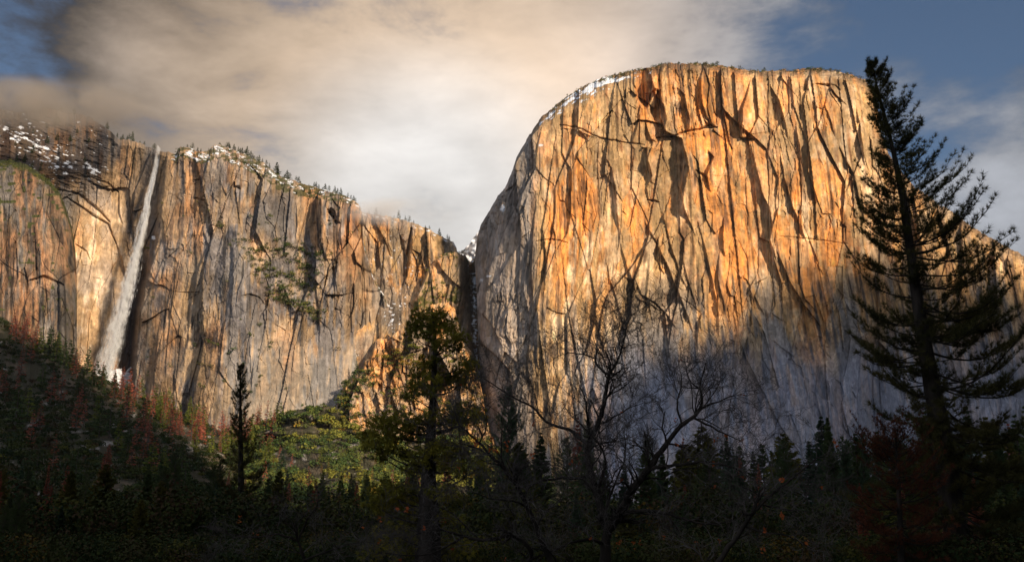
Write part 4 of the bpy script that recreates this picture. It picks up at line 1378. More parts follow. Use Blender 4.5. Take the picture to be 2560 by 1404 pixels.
# forest on the slope
kinds = [('fir', M_FIR), ('dead', M_DEAD), ('fir', M_LIME), ('pine', M_FIR), ('cedar', M_CEDAR), ('fir', M_BLUE), ('dead', M_GOLD)]
LAB = {
    ('fir', 'shade'): ('dark green conifer standing in the shaded forest on the left slope', 'green conifers on the shaded slope'),
    ('dead', 'shade'): ('rust red dead conifer standing in the shaded forest on the left slope', 'red dead conifers on the shaded slope'),
    ('fir', 'lit'): ('yellow green sunlit conifer at the edge of the left forest below the grey wall', 'sunlit conifers at the forest edge'),
    ('dead', 'lit'): ('pinkish dead conifer catching the sun at the edge of the left forest', 'sunlit dead conifers at the forest edge'),
}
for i in range(280):
    u = rng.random()
    x = rng.uniform(-40, 700) if i < 180 else (rng.uniform(600, 1150) if i < 230 else rng.uniform(340, 670))
    ty = float(HS_T(x))
    if x < 700:
        y = ty + rng.choice((abs(rng.gauss(0, 26)) + 6, rng.uniform(10, 330 if x < 300 else 200)))
    else:
        y = rng.uniform(1215, 1320)
    if i >= 230:
        y = ty + rng.uniform(4, 75)
    y = min(y, 1320)
    p = on_sheet('hillside', x, y)
    H = rng.uniform(30, 52) * (1 if y < 1150 else .7)
    dead = vn(np.array([x / 60.0]), np.array([y / 50.0]), 303)[0] + rng.uniform(-.25, .25) > .52
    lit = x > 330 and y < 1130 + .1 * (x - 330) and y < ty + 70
    key = ('dead' if dead else 'fir', 'lit' if lit else 'shade')
    lab, grp = LAB[key]
    land = 'brown left buttress' if x < 190 else ('waterfall' if x < 340 else ('grey cliff' if x < 660 else 'golden spur'))
    row = 'at forest edge' if y < ty + 32 else ('halfway down slope' if y < ty + 130 else 'low on slope')
    szn = 'tall ' if H > 42 else ('short ' if H < 33 else 'middling ')
    cn = {('fir', 'shade'): 'dark green conifer', ('dead', 'shade'): 'rust red dead conifer', ('fir', 'lit'): 'sunlit green conifer', ('dead', 'lit'): 'sunlit pink dead conifer'}[key]
    lab = szn + cn + ' ' + row + ' below ' + land
    grp = lab.replace('conifer ', 'conifers ')
    mat = M_DEAD if dead else (M_LIME if lit or rng.random() < .12 else M_FIR)  # sunlight put into the colour: lit green trees get lighter needles
    tree('dead' if dead else 'fir', rng.randint(1, 4), 'far' if y < 1230 else 'mid', mat, (p[0], p[1], p[2] - 1), H * 1.1, lab, grp, rng.uniform(.85, 1.35))
for i in range(34):
    x = rng.uniform(640, 1010)
    y = rng.uniform(1050, 1215)
    p = on_sheet('hillside', x, max(y, float(HS_T(x)) + 8))
    st, mt, nm_ = rng.choice((('fir', M_LIME, 'green'), ('fir', M_FIR, 'dark'), ('fir', M_FIR, 'dark'), ('dead', M_GOLD, 'golden'), ('dead', M_DEAD, 'red')))
    tree(st, rng.randint(1, 4), 'far', mt, (p[0], p[1], p[2] - 1), rng.uniform(14, 34), '%s conifer on the sunlit brushy mound right of the small pine' % nm_, '%s conifers on the sunlit mound' % nm_, rng.uniform(.8, 1.3))
for x, y, H, st, mt, lab in ((668, 1150, 44, 'fir', M_LIME, 'bright green bushy conifer glowing in the sun beside the small front pine'),
                             (705, 1180, 40, 'fir', M_BLUE, 'dark pointed fir just right of the bright green conifer'),
                             (684, 1168, 18, 'dead', M_GOLD, 'small golden conifer between the bright green conifer and the dark fir'),
                             (284, 985, 40, 'fir', M_FIR, 'tall dark fir standing in front of the snow heap under the waterfall'),
                             (253, 975, 36, 'dead', M_DEAD, 'bare reddish snag beside the snow heap under the waterfall'),
                             (806, 1180, 14, 'dead', M_GOLD, 'golden orange little conifer on the sunlit brushy slope'),
                             (630, 1160, 38, 'fir', M_LIME, 'broad lime green conifer close behind the small front pine'),
                             (368, 1035, 30, 'fir', M_FIR, 'dark conifer against the foot of the cliff right of the shaded chimney')):
    p = on_sheet('hillside', x, max(y, float(HS_T(x)) + 2))
    tree(st, 5, 'mid', mt, (p[0], p[1], p[2] - 1), H, lab, None, 1.25)


# conifers on the valley floor in the middle distance: photo column, row of the top, distance
def floor_tree(px, py, D, st, mt, lab, grp=None, wide=1.0, seed=None, lod=None):
    top = P(px, py, D)
    tree(st, seed or rng.randint(1, 4), lod or ('near' if D < 210 else 'mid'), mt, (float(top[0]), float(top[1]), -.2), float(top[2]) + .2, lab, grp, wide)


SPEC = [
    (1272, 966, 150, 'pine', M_BLUE, 'pointed blue green young pine rising left of the bare oak', .8),
    (1352, 1078, 170, 'fir', M_FIR, 'dark conifer behind the left limbs of the bare oak', 1.0),
    (2052, 1038, 190, 'fir', M_BLUE, 'tall dark fir with a slim tip just left of the big pine', 1.25),
    (2022, 1100, 200, 'fir', M_BLUE, 'dark fir close against the tall slim-tipped fir, on its left', 1.2),
    (1950, 1112, 200, 'fir', M_FIR, 'olive conifer with layered boughs right of the bare oak', 1.1),
    (1816, 1086, 180, 'fir', M_BLUE, 'slim dark conifer seen through the right twigs of the bare oak', .8),
    (1655, 1120, 170, 'fir', M_FIR, 'dark conifer behind the fork of the bare oak', 1.0),
    (1745, 1170, 190, 'fir', M_FIR, 'dark conifer behind the long right limb of the bare oak', 1.1),
    (1895, 1155, 160, 'dead', M_DEAD, 'thin purplish leafless conifer right of the bare oak', .9),
    (700, 1176, 120, 'cedar', M_CEDAR, 'yellow green cedar standing low in front of the brushy slope', 1.0),
    (855, 1310, 90, 'cedar', M_CEDAR, 'small olive cedar at the bottom beside the red conifers', 1.3),
    (790, 1195, 200, 'dead', M_DEAD, 'dark red dead conifer right of the yellow green cedar', 1.2),
    (850, 1228, 210, 'dead', M_DEAD, 'maroon dead conifer, the middle one of the red group', 1.2),
    (893, 1205, 205, 'dead', M_DEAD, 'brightest red dead conifer left of the clumpy cedar', 1.25),
    (1455, 1225, 130, 'dead', M_DEAD, 'rust coloured conifer behind the left stem of the bare oak', 1.5),
    (822, 1222, 240, 'fir', M_FIR, 'dark green fir between the red dead conifers', 1.0),
    (537, 1160, 150, 'pine', M_FIR, 'dark ragged pine just left of the small front pine', 1.0),
    (440, 1130, 170, 'pine', M_FIR, 'dark pine silhouette rising in the lower left forest', .8),
    (405, 1200, 95, 'cedar', M_CEDAR, 'yellowish cedar in the dark lower left corner forest', 1.1),
    (268, 1190, 170, 'fir', M_FIR, 'tall dark fir low in the left corner forest', 1.0),
    (130, 1210, 180, 'dead', M_DEAD, 'dull red conifer near the lower left corner', 1.1),
    (2115, 1270, 110, 'cedar', M_CEDAR, 'small yellow cedar under the left boughs of the big pine', 1.5),
    (2490, 1060, 140, 'dead', M_FIR, 'sparse dark conifer at the right edge behind the big pine', 1.1),
    (2160, 1110, 130, 'dead', M_FIR, 'sparse dark conifer touching the left boughs of the big pine', 1.0),
    (1120, 1120, 160, 'dead', M_DEAD, 'purple brown bare conifer behind the clumpy cedar', 1.0),
]
for px, py, D, st, mt, lab, wd in SPEC:
    floor_tree(px, py, D, st, mt, lab, None, wd)
for i in range(250):
    D = rng.uniform(85, 330) if i < 205 else rng.uniform(52, 90)
    px = rng.uniform(-60, 2620)
    base_top = np.interp(px, [0, 300, 620, 900, 1150, 1400, 1700, 2000, 2300, 2600], [1120, 1145, 1185, 1240, 1130, 1055, 1090, 1080, 1045, 1020])
    py = base_top + abs(rng.gauss(0, 85)) + rng.choice((-40, 0, 15, 30)) + (110 if D < 90 else 0)
    if 640 < px < 970 and D < 215:
        py = max(py, rng.uniform(1285, 1330))
    st, mt = rng.choice([('fir', M_FIR), ('fir', M_FIR), ('fir', M_BLUE), ('pine', M_FIR), ('dead', M_DEAD), ('cedar', M_CEDAR)])
    py = min(py, 1330)
    nm = {'fir': 'dark fir', 'pine': 'dark pine', 'dead': 'dull red conifer', 'cedar': 'olive cedar'}[st]
    if mt is M_BLUE:
        nm = 'blue green fir'
    where = 'left of the small pine' if px < 600 else ('beside the clumpy cedar' if px < 1080 else ('behind the bare oak' if px < 1900 else 'around the big pine'))
    dist = 'nearest rank' if D < 150 else ('middle rank' if D < 250 else 'farthest rank')
    nm = nm.replace('blue green fir', 'bluish fir')
    where = where.replace('the small pine', 'small pine').replace('the clumpy cedar', 'clumpy cedar').replace('the bare oak', 'bare oak').replace('the big pine', 'big pine')
    hgt = 'tall' if py < base_top + 45 else ('low' if py > base_top + 110 else 'medium')
    floor_tree(px, py, D, st, mt, '%s %s, %s, %s' % (hgt, nm, dist, where), '%s %ss of the %s %s' % (hgt, nm, dist, where), rng.uniform(.62, 1.05) * (1.25 if st == 'cedar' else 1), lod='mid' if D > 170 else 'near')
#@@PART3
# ------------------------------------------------------------------ the cloud resting on the crests, and the valley air
def cloud_bank(name, c, size, dens, label, seed, colr=(.80, .74, .66)):
    bm = bmesh.new()
    bmesh.ops.create_icosphere(bm, subdivisions=3, radius=1.0)
    me = bpy.data.meshes.new(name)
    bm.to_mesh(me); bm.free()
    m = bpy.data.materials.new(name + '_vapour')
    m.use_nodes = True
    t = NT(m.node_tree)
    tcn = t.n('ShaderNodeTexCoord')
    ln = t.n('ShaderNodeVectorMath', operation='LENGTH')
    t.l(tcn.outputs['Object'], ln.inputs[0])
    geo = t.n('ShaderNodeNewGeometry')
    nz = t.n('ShaderNodeTexNoise', i_Scale=.010, i_Detail=3, i_Roughness=.55)
    t.l(geo.outputs['Position'], nz.inputs['Vector'])
    fall = t.smooth(ln.outputs['Value'], 1.0, .25)
    f = t.math('MULTIPLY', fall, t.smooth(nz.outputs[0], .32, .62))
    pv = t.n('ShaderNodeVolumePrincipled')
    pv.inputs['Color'].default_value = (*colr, 1)
    t.l(t.math('MULTIPLY', f, dens), pv.inputs['Density'])
    o = t.n('ShaderNodeOutputMaterial')
    t.l(pv.outputs[0], o.inputs['Volume'])
    me.materials.append(m)
    ob = put(name, me, loc=c, label=label, cat='cloud', kind='stuff')
    ob.scale = size
    return ob


p = P(70, 262, 2010)
cloud_bank('cloud', tuple(p), (330, 110, 62), .030, 'brown grey cloud drifting over the misty crest at the far left', 1, (.62, .54, .46))
p = P(985, 532, 2020)
cloud_bank('cloud', tuple(p), (150, 80, 34), .022, 'pale cloud hiding the rim of the farther cliff in the middle', 2, (.99, .98, .97))



# ------------------------------------------------------------------ foreground trees, built at full detail
def pixline(pts, D):
    """trunk or limb traced at its own distance; third value of a point overrides the distance offset"""
    return np.array([P(p[0], p[1], D + (p[2] if len(p) > 2 else 0)) for p in pts])


def resample(pts, n):
    pts = np.asarray(pts, float)
    s = np.concatenate([[0], np.cumsum(np.linalg.norm(np.diff(pts, axis=0), axis=1))])
    t = np.linspace(0, s[-1], n)
    # smooth the corners a little
    o = np.stack([np.interp(t, s, pts[:, k]) for k in range(3)], -1)
    for _ in range(2):
        o[1:-1] = .25 * o[:-2] + .5 * o[1:-1] + .25 * o[2:]
    return o


def big_pine(name, trunk_px, radii_px, D, lenL, lenR, z_lo, whorl, seed, label, tuft=.24, per=22, mat=None, dead_frac=None, dens=1.0, nw=.016, upturn=.35, e_fn=None):
    """full detail pine: limbs in loose whorls, twigs, and bursts of needles at every twig end"""
    rs = np.random.RandomState(seed)
    tr = resample(pixline(trunk_px, D), 40)
    rr = np.interp(np.linspace(0, 1, 40), np.linspace(0, 1, len(radii_px)), radii_px) * D / FPX
    rr = rr * (1 + .06 * rs.normal(size=40))
    base = tr[0].copy()
    zt = tr[-1, 2]
    limbs, twigs = [], []
    C, A = [], []
    z = z_lo
    while z < zt - .15:
        f = (z - z_lo) / (zt - z_lo)
        p0 = np.array([np.interp(z, tr[:, 2], tr[:, k]) for k in range(3)])
        py = 702 - FPX * math.tan(math.atan2(z - CAMZ, D) - PITCH)
        for b_ in range(max(2, int(round((whorl * (1 - .45 * f ** 2) + rs.rand() * 2) * dens)))):
            az = rs.rand() * 2 * math.pi
            cx = math.cos(az)
            L = (lenR(py) if cx > 0 else lenL(py)) * D / FPX
            L = L * (.60 + .40 * abs(cx)) * rs.choice((rs.uniform(.35, .7), rs.uniform(.8, 1.15)), p=(.35, .65))
            if L < .12:
                L = .12
            e0 = e_fn(f) if e_fn else (-.12 + .65 * f ** 1.6)
            e0 += .20 * rs.normal()
            n = 9
            t = np.linspace(0, 1, n)
            h = np.array([cx, math.sin(az), 0]); s_ = np.array([-h[1], h[0], 0])
            sag = -.22 * (1 - f) * np.sin(t * math.pi * .9)
            wob = np.cumsum(rs.normal(size=n)) * .022 * L
            wob2 = np.cumsum(rs.normal(size=n)) * .020 * L
            pts = p0 + h * (L * t)[:, None] * (1 - .12 * t[:, None]) + np.array([0, 0, 1]) * (L * (e0 * t + sag * .6 + (upturn * (.45 + .75 * f)) * t ** 2.6) + wob2 * t)[:, None] + s_ * (wob * t)[:, None]
            r0 = (.009 + .0085 * L) * (1.1 if f < .6 else .9)
            limbs.append((pts, r0 * (1 - .86 * t), 5))
            nt = int((4 + L * 4.5) * (1.0 if f < .75 else 1.25))
            for k in range(nt):
                tt = .22 + .78 * ((k + rs.rand()) / nt)
                if L > 2.2 and tt < .40 and rs.rand() < .6:
                    continue
                q0 = np.array([np.interp(tt, t, pts[:, j]) for j in range(3)])
                fw = unit(pts[min(int(tt * (n - 1)) + 1, n - 1)] - pts[int(tt * (n - 1)) if tt < 1 else n - 2])
                side = s_ * (1 if k % 2 else -1)
                dr = unit(fw * .75 + side * rs.uniform(.35, 1.05) + np.array([0, 0, 1]) * rs.uniform(-.05, .5))
                l2 = (.14 + .30 * L * (1.05 - tt) * rs.uniform(.4, 1.1)) * (.7 + .3 * (1 - f))
                l2 = min(l2, 1.1)
                m = 4
                u_ = np.linspace(0, 1, m)
                tp = q0 + dr * (l2 * u_)[:, None] + np.array([0, 0, 1]) * (.22 * l2 * u_ ** 2)[:, None] + rs.normal(size=(m, 3)) * .02 * l2
                twigs.append((tp, .0085 * (1 - .7 * u_) + .001, 3))
                ends = [1.0] + [x for x in (.72, .45) if l2 > .32]
                if l2 > .6:
                    ends.append(.25)
                for e in ends:
                    C.append(np.array([np.interp(e, u_, tp[:, j]) for j in range(3)]))
                    A.append(unit(dr + np.array([0, 0, .35]) + .5 * rs.normal(size=3) * (e < 1)))
            C.append(pts[-1]); A.append(unit(pts[-1] - pts[-2]))
        z += (.20 + .38 * (1 - f)) * rs.uniform(.3, 1.4) * (zt / 26.0) ** .5
    for k in range(4):
        C.append(tr[-1] - np.array([0, 0, .12 * k])); A.append(np.array([0.1, 0, 1.0]))
    C = np.array(C); A = np.array(A)
    size = tuft * (.75 + .4 * rs.rand(len(C))) * (1 - .35 * np.clip((C[:, 2] - z_lo) / (zt - z_lo), 0, 1) ** 2)
    V, F = needles(C, A, per, size, nw, .62, rs)
    root = put(name, None, loc=tuple(base), label=label, cat='pine tree')
    tv, tq = tubes([(tr, rr, 14)])
    put('trunk', mesh('trunk', tv - base, quads=tq, mat=M_BARK, smooth=True), root)
    bv, bq = tubes(limbs + twigs)
    put('branches', mesh('branches', bv - base, quads=bq, mat=M_BARK), root)
    put('crown', mesh('crown', V - base, tris=F, mat=mat or M_PINE), root)
    return root


big_pine('pine_tree', [(2415, 1500), (2400, 1400), (2378, 1250), (2352, 1080), (2318, 900), (2295, 760), (2275, 620), (2255, 480), (2225, 340), (2195, 230), (2178, 156)],
         [33, 31, 27, 23, 19, 16, 12.5, 9, 6, 4, 1.3], 50.0,
         curve([(150, 14), (250, 34), (350, 60), (450, 95), (600, 140), (700, 165), (800, 185), (900, 200), (1000, 205), (1100, 215), (1250, 280), (1400, 310)]),
         curve([(150, 18), (250, 60), (350, 95), (450, 135), (520, 205), (600, 245), (700, 260), (800, 285), (900, 300), (1000, 300), (1100, 300), (1250, 300), (1400, 300)]),
         2.2, 4.6, 21, 'tall dark foreground pine leaning left, towering over the right side of the monolith', tuft=.33, per=26, nw=.020)

big_pine('pine_tree', [(606, 1440), (604, 1300), (602, 1150), (601, 1000), (600, 915)], [10, 8.5, 7, 4, .8], 115.0,
         curve([(910, 4), (950, 18), (1000, 24), (1060, 28), (1100, 38), (1150, 66), (1200, 85), (1250, 105), (1320, 120)]),
         curve([(910, 4), (950, 18), (1000, 24), (1060, 28), (1100, 40), (1150, 64), (1200, 85), (1250, 105), (1320, 120)]),
         1.5, 3.0, 22, 'slender dark young pine standing in front of the left forest', tuft=.38, per=17, nw=.035, upturn=.55, dens=.62)

# young pine with rusty dead needles at the foot of the big one
big_pine('rusty_pine', [(2255, 1500), (2252, 1350), (2246, 1200), (2238, 1075)], [9, 8, 5, 1], 44.0,
         curve([(1070, 20), (1120, 110), (1200, 130), (1300, 140), (1400, 140)]), curve([(1070, 20), (1120, 120), (1200, 135), (1300, 150), (1400, 150)]),
         1.0, 3.2, 23, 'young conifer with rust brown needles under the lower boughs of the big pine', tuft=.20, per=20,
         mat=plain_material('rust_needles', (.085, .026, .012), (.13, .045, .018), 1.2, .9, .1), dens=.9)


def foliage_cedar():
    """old incense cedar: flat drooping sprays gathered in clumps at the ends of crooked limbs"""
    rs = np.random.RandomState(61)
    D = 42.0
    trunk = [(1070, 1480), (1070, 1400), (1072, 1290), (1071, 1176), (1078, 1079), (1082, 1010), (1086, 913), (1088, 850), (1084, 812), (1080, 775)]
    tr = resample(pixline(trunk, D), 36)
    rr = np.interp(np.linspace(0, 1, 36), np.linspace(0, 1, 10), [34, 32, 28, 22, 15, 12, 9, 7, 4, 2]) * D / FPX
    base = tr[0].copy()
    # clump centres with their half sizes in photo pixels
    cl = [(1080, 800, 46, 22), (1052, 812, 34, 16), (1112, 808, 34, 18), (1085, 828, 48, 20), (1040, 836, 28, 12), (1135, 822, 26, 14), (1120, 850, 38, 16), (1150, 848, 22, 12), (1142, 872, 20, 10), (1100, 868, 24, 12),
          (1046, 786, 22, 12), (1030, 818, 18, 10), (1098, 782, 20, 14),
          (1165, 905, 26, 16), (1180, 915, 20, 14), (1140, 930, 40, 18), (1160, 945, 34, 16), (1120, 948, 36, 16), (1060, 925, 34, 18), (1045, 940, 28, 16), (1065, 955, 40, 18), (1100, 965, 34, 14), (1040, 968, 24, 12), (1070, 905, 26, 14), (1148, 962, 24, 12),
          (1025, 990, 20, 14), (1068, 985, 22, 10),
          (1110, 1040, 40, 18), (1150, 1030, 44, 18), (1185, 1022, 30, 18), (1175, 1045, 36, 16), (1195, 1042, 20, 12), (1130, 1060, 30, 12),
          (960, 1052, 36, 16), (990, 1040, 30, 14), (1020, 1048, 34, 16), (945, 1072, 36, 16), (985, 1070, 40, 18), (1030, 1068, 40, 16), (1060, 1052, 26, 14), (920, 1090, 28, 14), (955, 1100, 34, 16), (1000, 1095, 30, 14),
          (930, 1115, 26, 14), (1050, 1090, 34, 14), (975, 1125, 26, 14), (1010, 1135, 24, 12), (950, 1140, 18, 12),
          (1085, 1120, 44, 18), (1120, 1110, 40, 16), (1060, 1145, 50, 20), (1110, 1140, 44, 18), (1145, 1135, 34, 16), (1085, 1168, 54, 18), (1040, 1170, 34, 16), (1130, 1165, 36, 14),
          (1180, 1150, 30, 16), (1200, 1170, 28, 14), (1165, 1180, 30, 14),
          (985, 1215, 40, 18), (955, 1235, 38, 18), (1010, 1230, 34, 16), (975, 1258, 44, 18), (940, 1262, 30, 14), (1020, 1260, 30, 14), (960, 1282, 30, 12), (1100, 1230, 36, 16), (1140, 1250, 34, 16), (1040, 1300, 40, 18), (1110, 1300, 50, 20), (980, 1330, 44, 20), (1040, 1360, 60, 24), (1130, 1370, 60, 24), (950, 1380, 50, 22)]
    limbs = []
    Cs, Ns, Ss = [], [], []
    for (cx, cy, hx, hy) in cl:
        dd = rs.uniform(-1.2, 1.2)
        c = P(cx, cy, D + dd)
        # limb from the trunk, leaving lower down
        i = int(np.argmin(np.abs(tr[:, 2] - (c[2] - .25 - .22 * abs(c[0] - np.interp(c[2], tr[:, 2], tr[:, 0]))))))
        p0 = tr[i]
        mid = (p0 + c) / 2 + np.array([0, 0, -.12 * abs(c[0] - p0[0])]) + rs.normal(size=3) * .06
        ln = resample([p0, p0 * .7 + mid * .3 + rs.normal(size=3) * .03, mid, mid * .4 + c * .6 + rs.normal(size=3) * .05, c], 9)
        r0 = .018 + .016 * np.linalg.norm(c - p0)
        limbs.append((ln, np.linspace(r0, .008, 9), 5))
        a, b_ = hx * 1.12 * D / FPX, hy * 1.25 * D / FPX
        ns = int(22 + .85 * hx * hy / 10)
        q = unit(rs.normal(size=(ns, 3))) * rs.rand(ns, 1) ** .45
        pos = c + q * np.array([a, a * .8, b_])
        for k in range(0, ns, 5):
            limbs.append((resample([c, (c + pos[k]) / 2 + rs.normal(size=3) * .02, pos[k]], 4), np.linspace(.008, .002, 4), 3))
        # each spray: a fan of small flat blades pointing outward and slightly up or drooping
        ax = unit(q * np.array([1, 1, .5]) + np.array([0, 0, .10]) + .35 * rs.normal(size=(ns, 3)))
        Cs.append(pos); Ns.append(ax)
    Cs = np.concatenate(Cs); Ns = np.concatenate(Ns)
    V, F = needles(Cs, Ns, 16, .17, .030, .7, rs)
    root = put('cedar_tree', None, loc=tuple(base), label='old cedar with clumpy olive foliage on a bare trunk, in the centre foreground', cat='cedar tree')
    tv, tq = tubes([(tr, rr, 14)])
    put('trunk', mesh('trunk', tv - base, quads=tq, mat=M_BARK, smooth=True), root)
    bv, bq = tubes(limbs)
    put('branches', mesh('branches', bv - base, quads=bq, mat=M_BARK), root)
    put('crown', mesh('crown', V - base, tris=F, mat=plain_material('cedar_foliage', (.13, .13, .018), (.30, .25, .03), .9, .8, .2)), root)


foliage_cedar()


def oak(seed, D, limbs_px, label, twig_density, leaf_px, dy=1.0, tw=1.0):
    """leafless black oak: traced main limbs, crooked side branches recursing into fine twigs, a few rust leaves"""
    rs = np.random.RandomState(seed)
    px2m = D / FPX
    lines, tw_lines = [], []

    def grow(p, d, L, r, depth):
        n = 6 if depth < 3 else 5
        pts = [p]
        dirs = [d]
        bend = rs.normal(size=3) * .30
        for k in range(n - 1):
            d = unit(d + bend * .35 + rs.normal(size=3) * .22 + np.array([0, 0, .05]))
            pts.append(pts[-1] + d * L / (n - 1)); dirs.append(d)
        pts = np.array(pts)
        (lines if r > .02 else tw_lines).append((pts, np.linspace(r, r * .45, n), 5 if r > .02 else 3))
        if depth <= 0:
            return
        nc = rs.randint(3, 5) if depth > 1 else rs.randint(3, 6)
        for c in range(nc):
            i = rs.randint(1, n)
            dd = unit(dirs[i] + perp(dirs[i][None], rs)[0] * rs.uniform(.55, 1.2) * np.array([1, .8, 1]))
            grow(pts[i], dd, L * rs.uniform(.48, .78), max(r * rs.uniform(.42, .60), .0050), depth - 1)
    allp = []
    first = None
    for (pts, r_a, r_b, spawn) in limbs_px:
        ln = resample(pixline(pts, D), max(8, len(pts) * 3))
        if first is None:
            first = ln
        n = len(ln)
        ln = ln + rs.normal(size=ln.shape) * .012
        ra = np.linspace(r_a * .72, r_b * .55, n) * px2m
        lines.append((ln, ra * (1 + .05 * rs.normal(size=n)), 9 if r_a > 12 else 7))
        s = np.linalg.norm(np.diff(ln, axis=0), axis=1).sum()
        k = int(spawn * s * twig_density * 2.5)
        for _ in range(k):
            i = rs.randint(max(1, n // 6), n)
            tg = unit(ln[min(i + 1, n - 1)] - ln[i - 1])
            dd = unit(tg * .6 + perp(tg[None], rs)[0] + np.array([0, 0, .35]))
            grow(ln[i], dd, rs.uniform(.7, 1.5) * tw, max(min(ra[i] * .42, .035), .010), 3)
        tg = unit(ln[-1] - ln[-3])
        for _ in range(3):
            grow(ln[-1], unit(tg + .6 * rs.normal(size=3)), rs.uniform(.45, .85) * tw, max(ra[-1] * .8, .007), 3)
    base = first[0].copy()
    root = put('oak_tree', None, loc=tuple(base), label=label, cat='oak tree')
    bv, bq = tubes([lines[0]])
    put('trunk', mesh('trunk', bv - base, quads=bq, mat=M_BARK, smooth=True), root)
    bv, bq = tubes(lines[1:])
    put('branches', mesh('branches', bv - base, quads=bq, mat=M_BARK), root)
    bv, bq = tubes(tw_lines)
    put('twigs', mesh('twigs', bv - base, quads=bq, mat=M_TWIG), root)
    if leaf_px:
        C = np.array([P(x + rs.normal() * 3, y + rs.normal() * 4, D - rs.uniform(.3, 1.5)) for x, y in leaf_px for _ in range(rs.randint(3, 8))])
        V, Q = leaves(C, unit(rs.normal(size=C.shape) + np.array([0, -1, .3])), np.full(len(C), .095) * rs.uniform(.6, 1.3, len(C)), rs, .6)
        put('foliage', mesh('foliage', V - base, quads=Q, mat=M_RUST), root)


M_TWIG = plain_material('twig_bark', (.045, .035, .030), (.11, .095, .085), 2.0, .9)
M_RUST = plain_material('rust_leaf', (.30, .065, .018), (.42, .11, .025), 4.0, .7, .35)
LEAF_A = [(1411, 1003), (1553, 1200), (1425, 1155), (1552, 1031), (1788, 1100), (1794, 1096), (1815, 1090), (1855, 1105), (1692, 1113), (1786, 1218), (1856, 1190), (1818, 1102), (1332, 1056), (1337, 1056), (1475, 1347), (1545, 1365), (1583, 1358), (1550, 1355), (1660, 1343), (1739, 1352), (1785, 1158), (1855, 988), (1700, 901), (1690, 1050), (1800, 1353), (1600, 1355)]
oak(71, 32.0, [
    ([(1508, 1480), (1512, 1404), (1514, 1360), (1518, 1322)], 24, 20, 0.4),
    ([(1518, 1322), (1506, 1289, .2), (1493, 1225, .5), (1476, 1183, .7), (1469, 1145, .8), (1468, 1112, .9), (1481, 1089, .9), (1494, 1063, .8), (1510, 1015, .7), (1518, 950, .6), (1522, 938, .5)], 15, 8, 1.6),
    ([(1522, 938, .5), (1549, 895, .4), (1563, 831, .3), (1578, 785, .2)], 5, 1.2, 4.2),
    ([(1522, 938, .5), (1495, 920, .6), (1486, 892, .7), (1506, 856, .8), (1511, 840, .8)], 4.5, 1.2, 4.2),
    ([(1486, 895, .7), (1460, 885, .8), (1420, 880, .9), (1385, 895, 1.0)], 3.2, 1.2, 3.0),
    ([(1518, 1322), (1556, 1281, -.3), (1575, 1225, -.6), (1598, 1200, -.8), (1620, 1176, -.9), (1645, 1138, -1.0), (1669, 1105, -1.0), (1704, 1060, -1.1), (1733, 1044, -1.1), (1756, 1021, -1.1), (1757, 995, -1.1), (1750, 969, -1.1)], 17, 5, 1.5),
    ([(1733, 1044, -1.1), (1770, 1060, -1.3), (1810, 1085, -1.4), (1850, 1100, -1.5)], 4.5, 1.6, 2.6),
    ([(1756, 1021, -1.1), (1800, 1000, -1.2), (1840, 985, -1.3)], 4, 1.4, 2.6),
    ([(1704, 1060, -1.1), (1690, 1010, -1), (1705, 960, -.9), (1700, 925, -.9)], 4, 1.4, 2.6),
    ([(1620, 1172, -.9), (1660, 1165, -1.2), (1701, 1160, -1.5), (1735, 1155, -1.6), (1766, 1154, -1.7), (1830, 1167, -1.8), (1860, 1180, -1.8)], 7, 2.5, 2.0),
    ([(1556, 1283, -.3), (1600, 1276, -.8), (1646, 1275, -1.2), (1680, 1286, -1.4), (1717, 1299, -1.5), (1772, 1312, -1.7), (1830, 1300, -1.8)], 8, 3, 1.6),
    ([(1476, 1189, .7), (1440, 1196, .5), (1394, 1196, .3), (1350, 1202, .1), (1313, 1216, 0), (1270, 1225, 0)], 6, 2, 2.0),
    ([(1481, 1089, .9), (1470, 1060, .6), (1466, 1010, .4), (1458, 985, .3)], 7, 3, 1.8),
    ([(1494, 1063, .8), (1530, 1045, .9), (1570, 1020, 1.0), (1610, 1005, 1.1)], 4, 1.4, 2.6),
    ([(1468, 1112, .9), (1430, 1075, .7), (1381, 1063, .6), (1350, 1045, .5), (1345, 1024, .5), (1315, 1008, .5), (1281, 992, .4), (1245, 968, .4), (1208, 945, .4)], 6.5, 2, 1.8),
    ([(1493, 1225, .5), (1520, 1150, .2), (1500, 1110, 0), (1475, 1080, -.2), (1440, 1050, -.3)], 6, 2, 1.9),
    ([(1506, 1289, .2), (1540, 1200, .8), (1570, 1130, 1.2), (1560, 1080, 1.4)], 5, 2, 1.9),
    ([(1513, 1360, 0), (1470, 1345, -.6), (1420, 1355, -1), (1380, 1380, -1.2), (1330, 1370, -1.4)], 6, 2.5, 1.6),
    ([(1575, 1225, -.6), (1560, 1200, -.9), (1530, 1213, -1.2), (1500, 1240, -1.4)], 4, 1.6, 2.0),
], 'large leafless black oak with crooked forking limbs in front of the monolith', 1.0, LEAF_A)
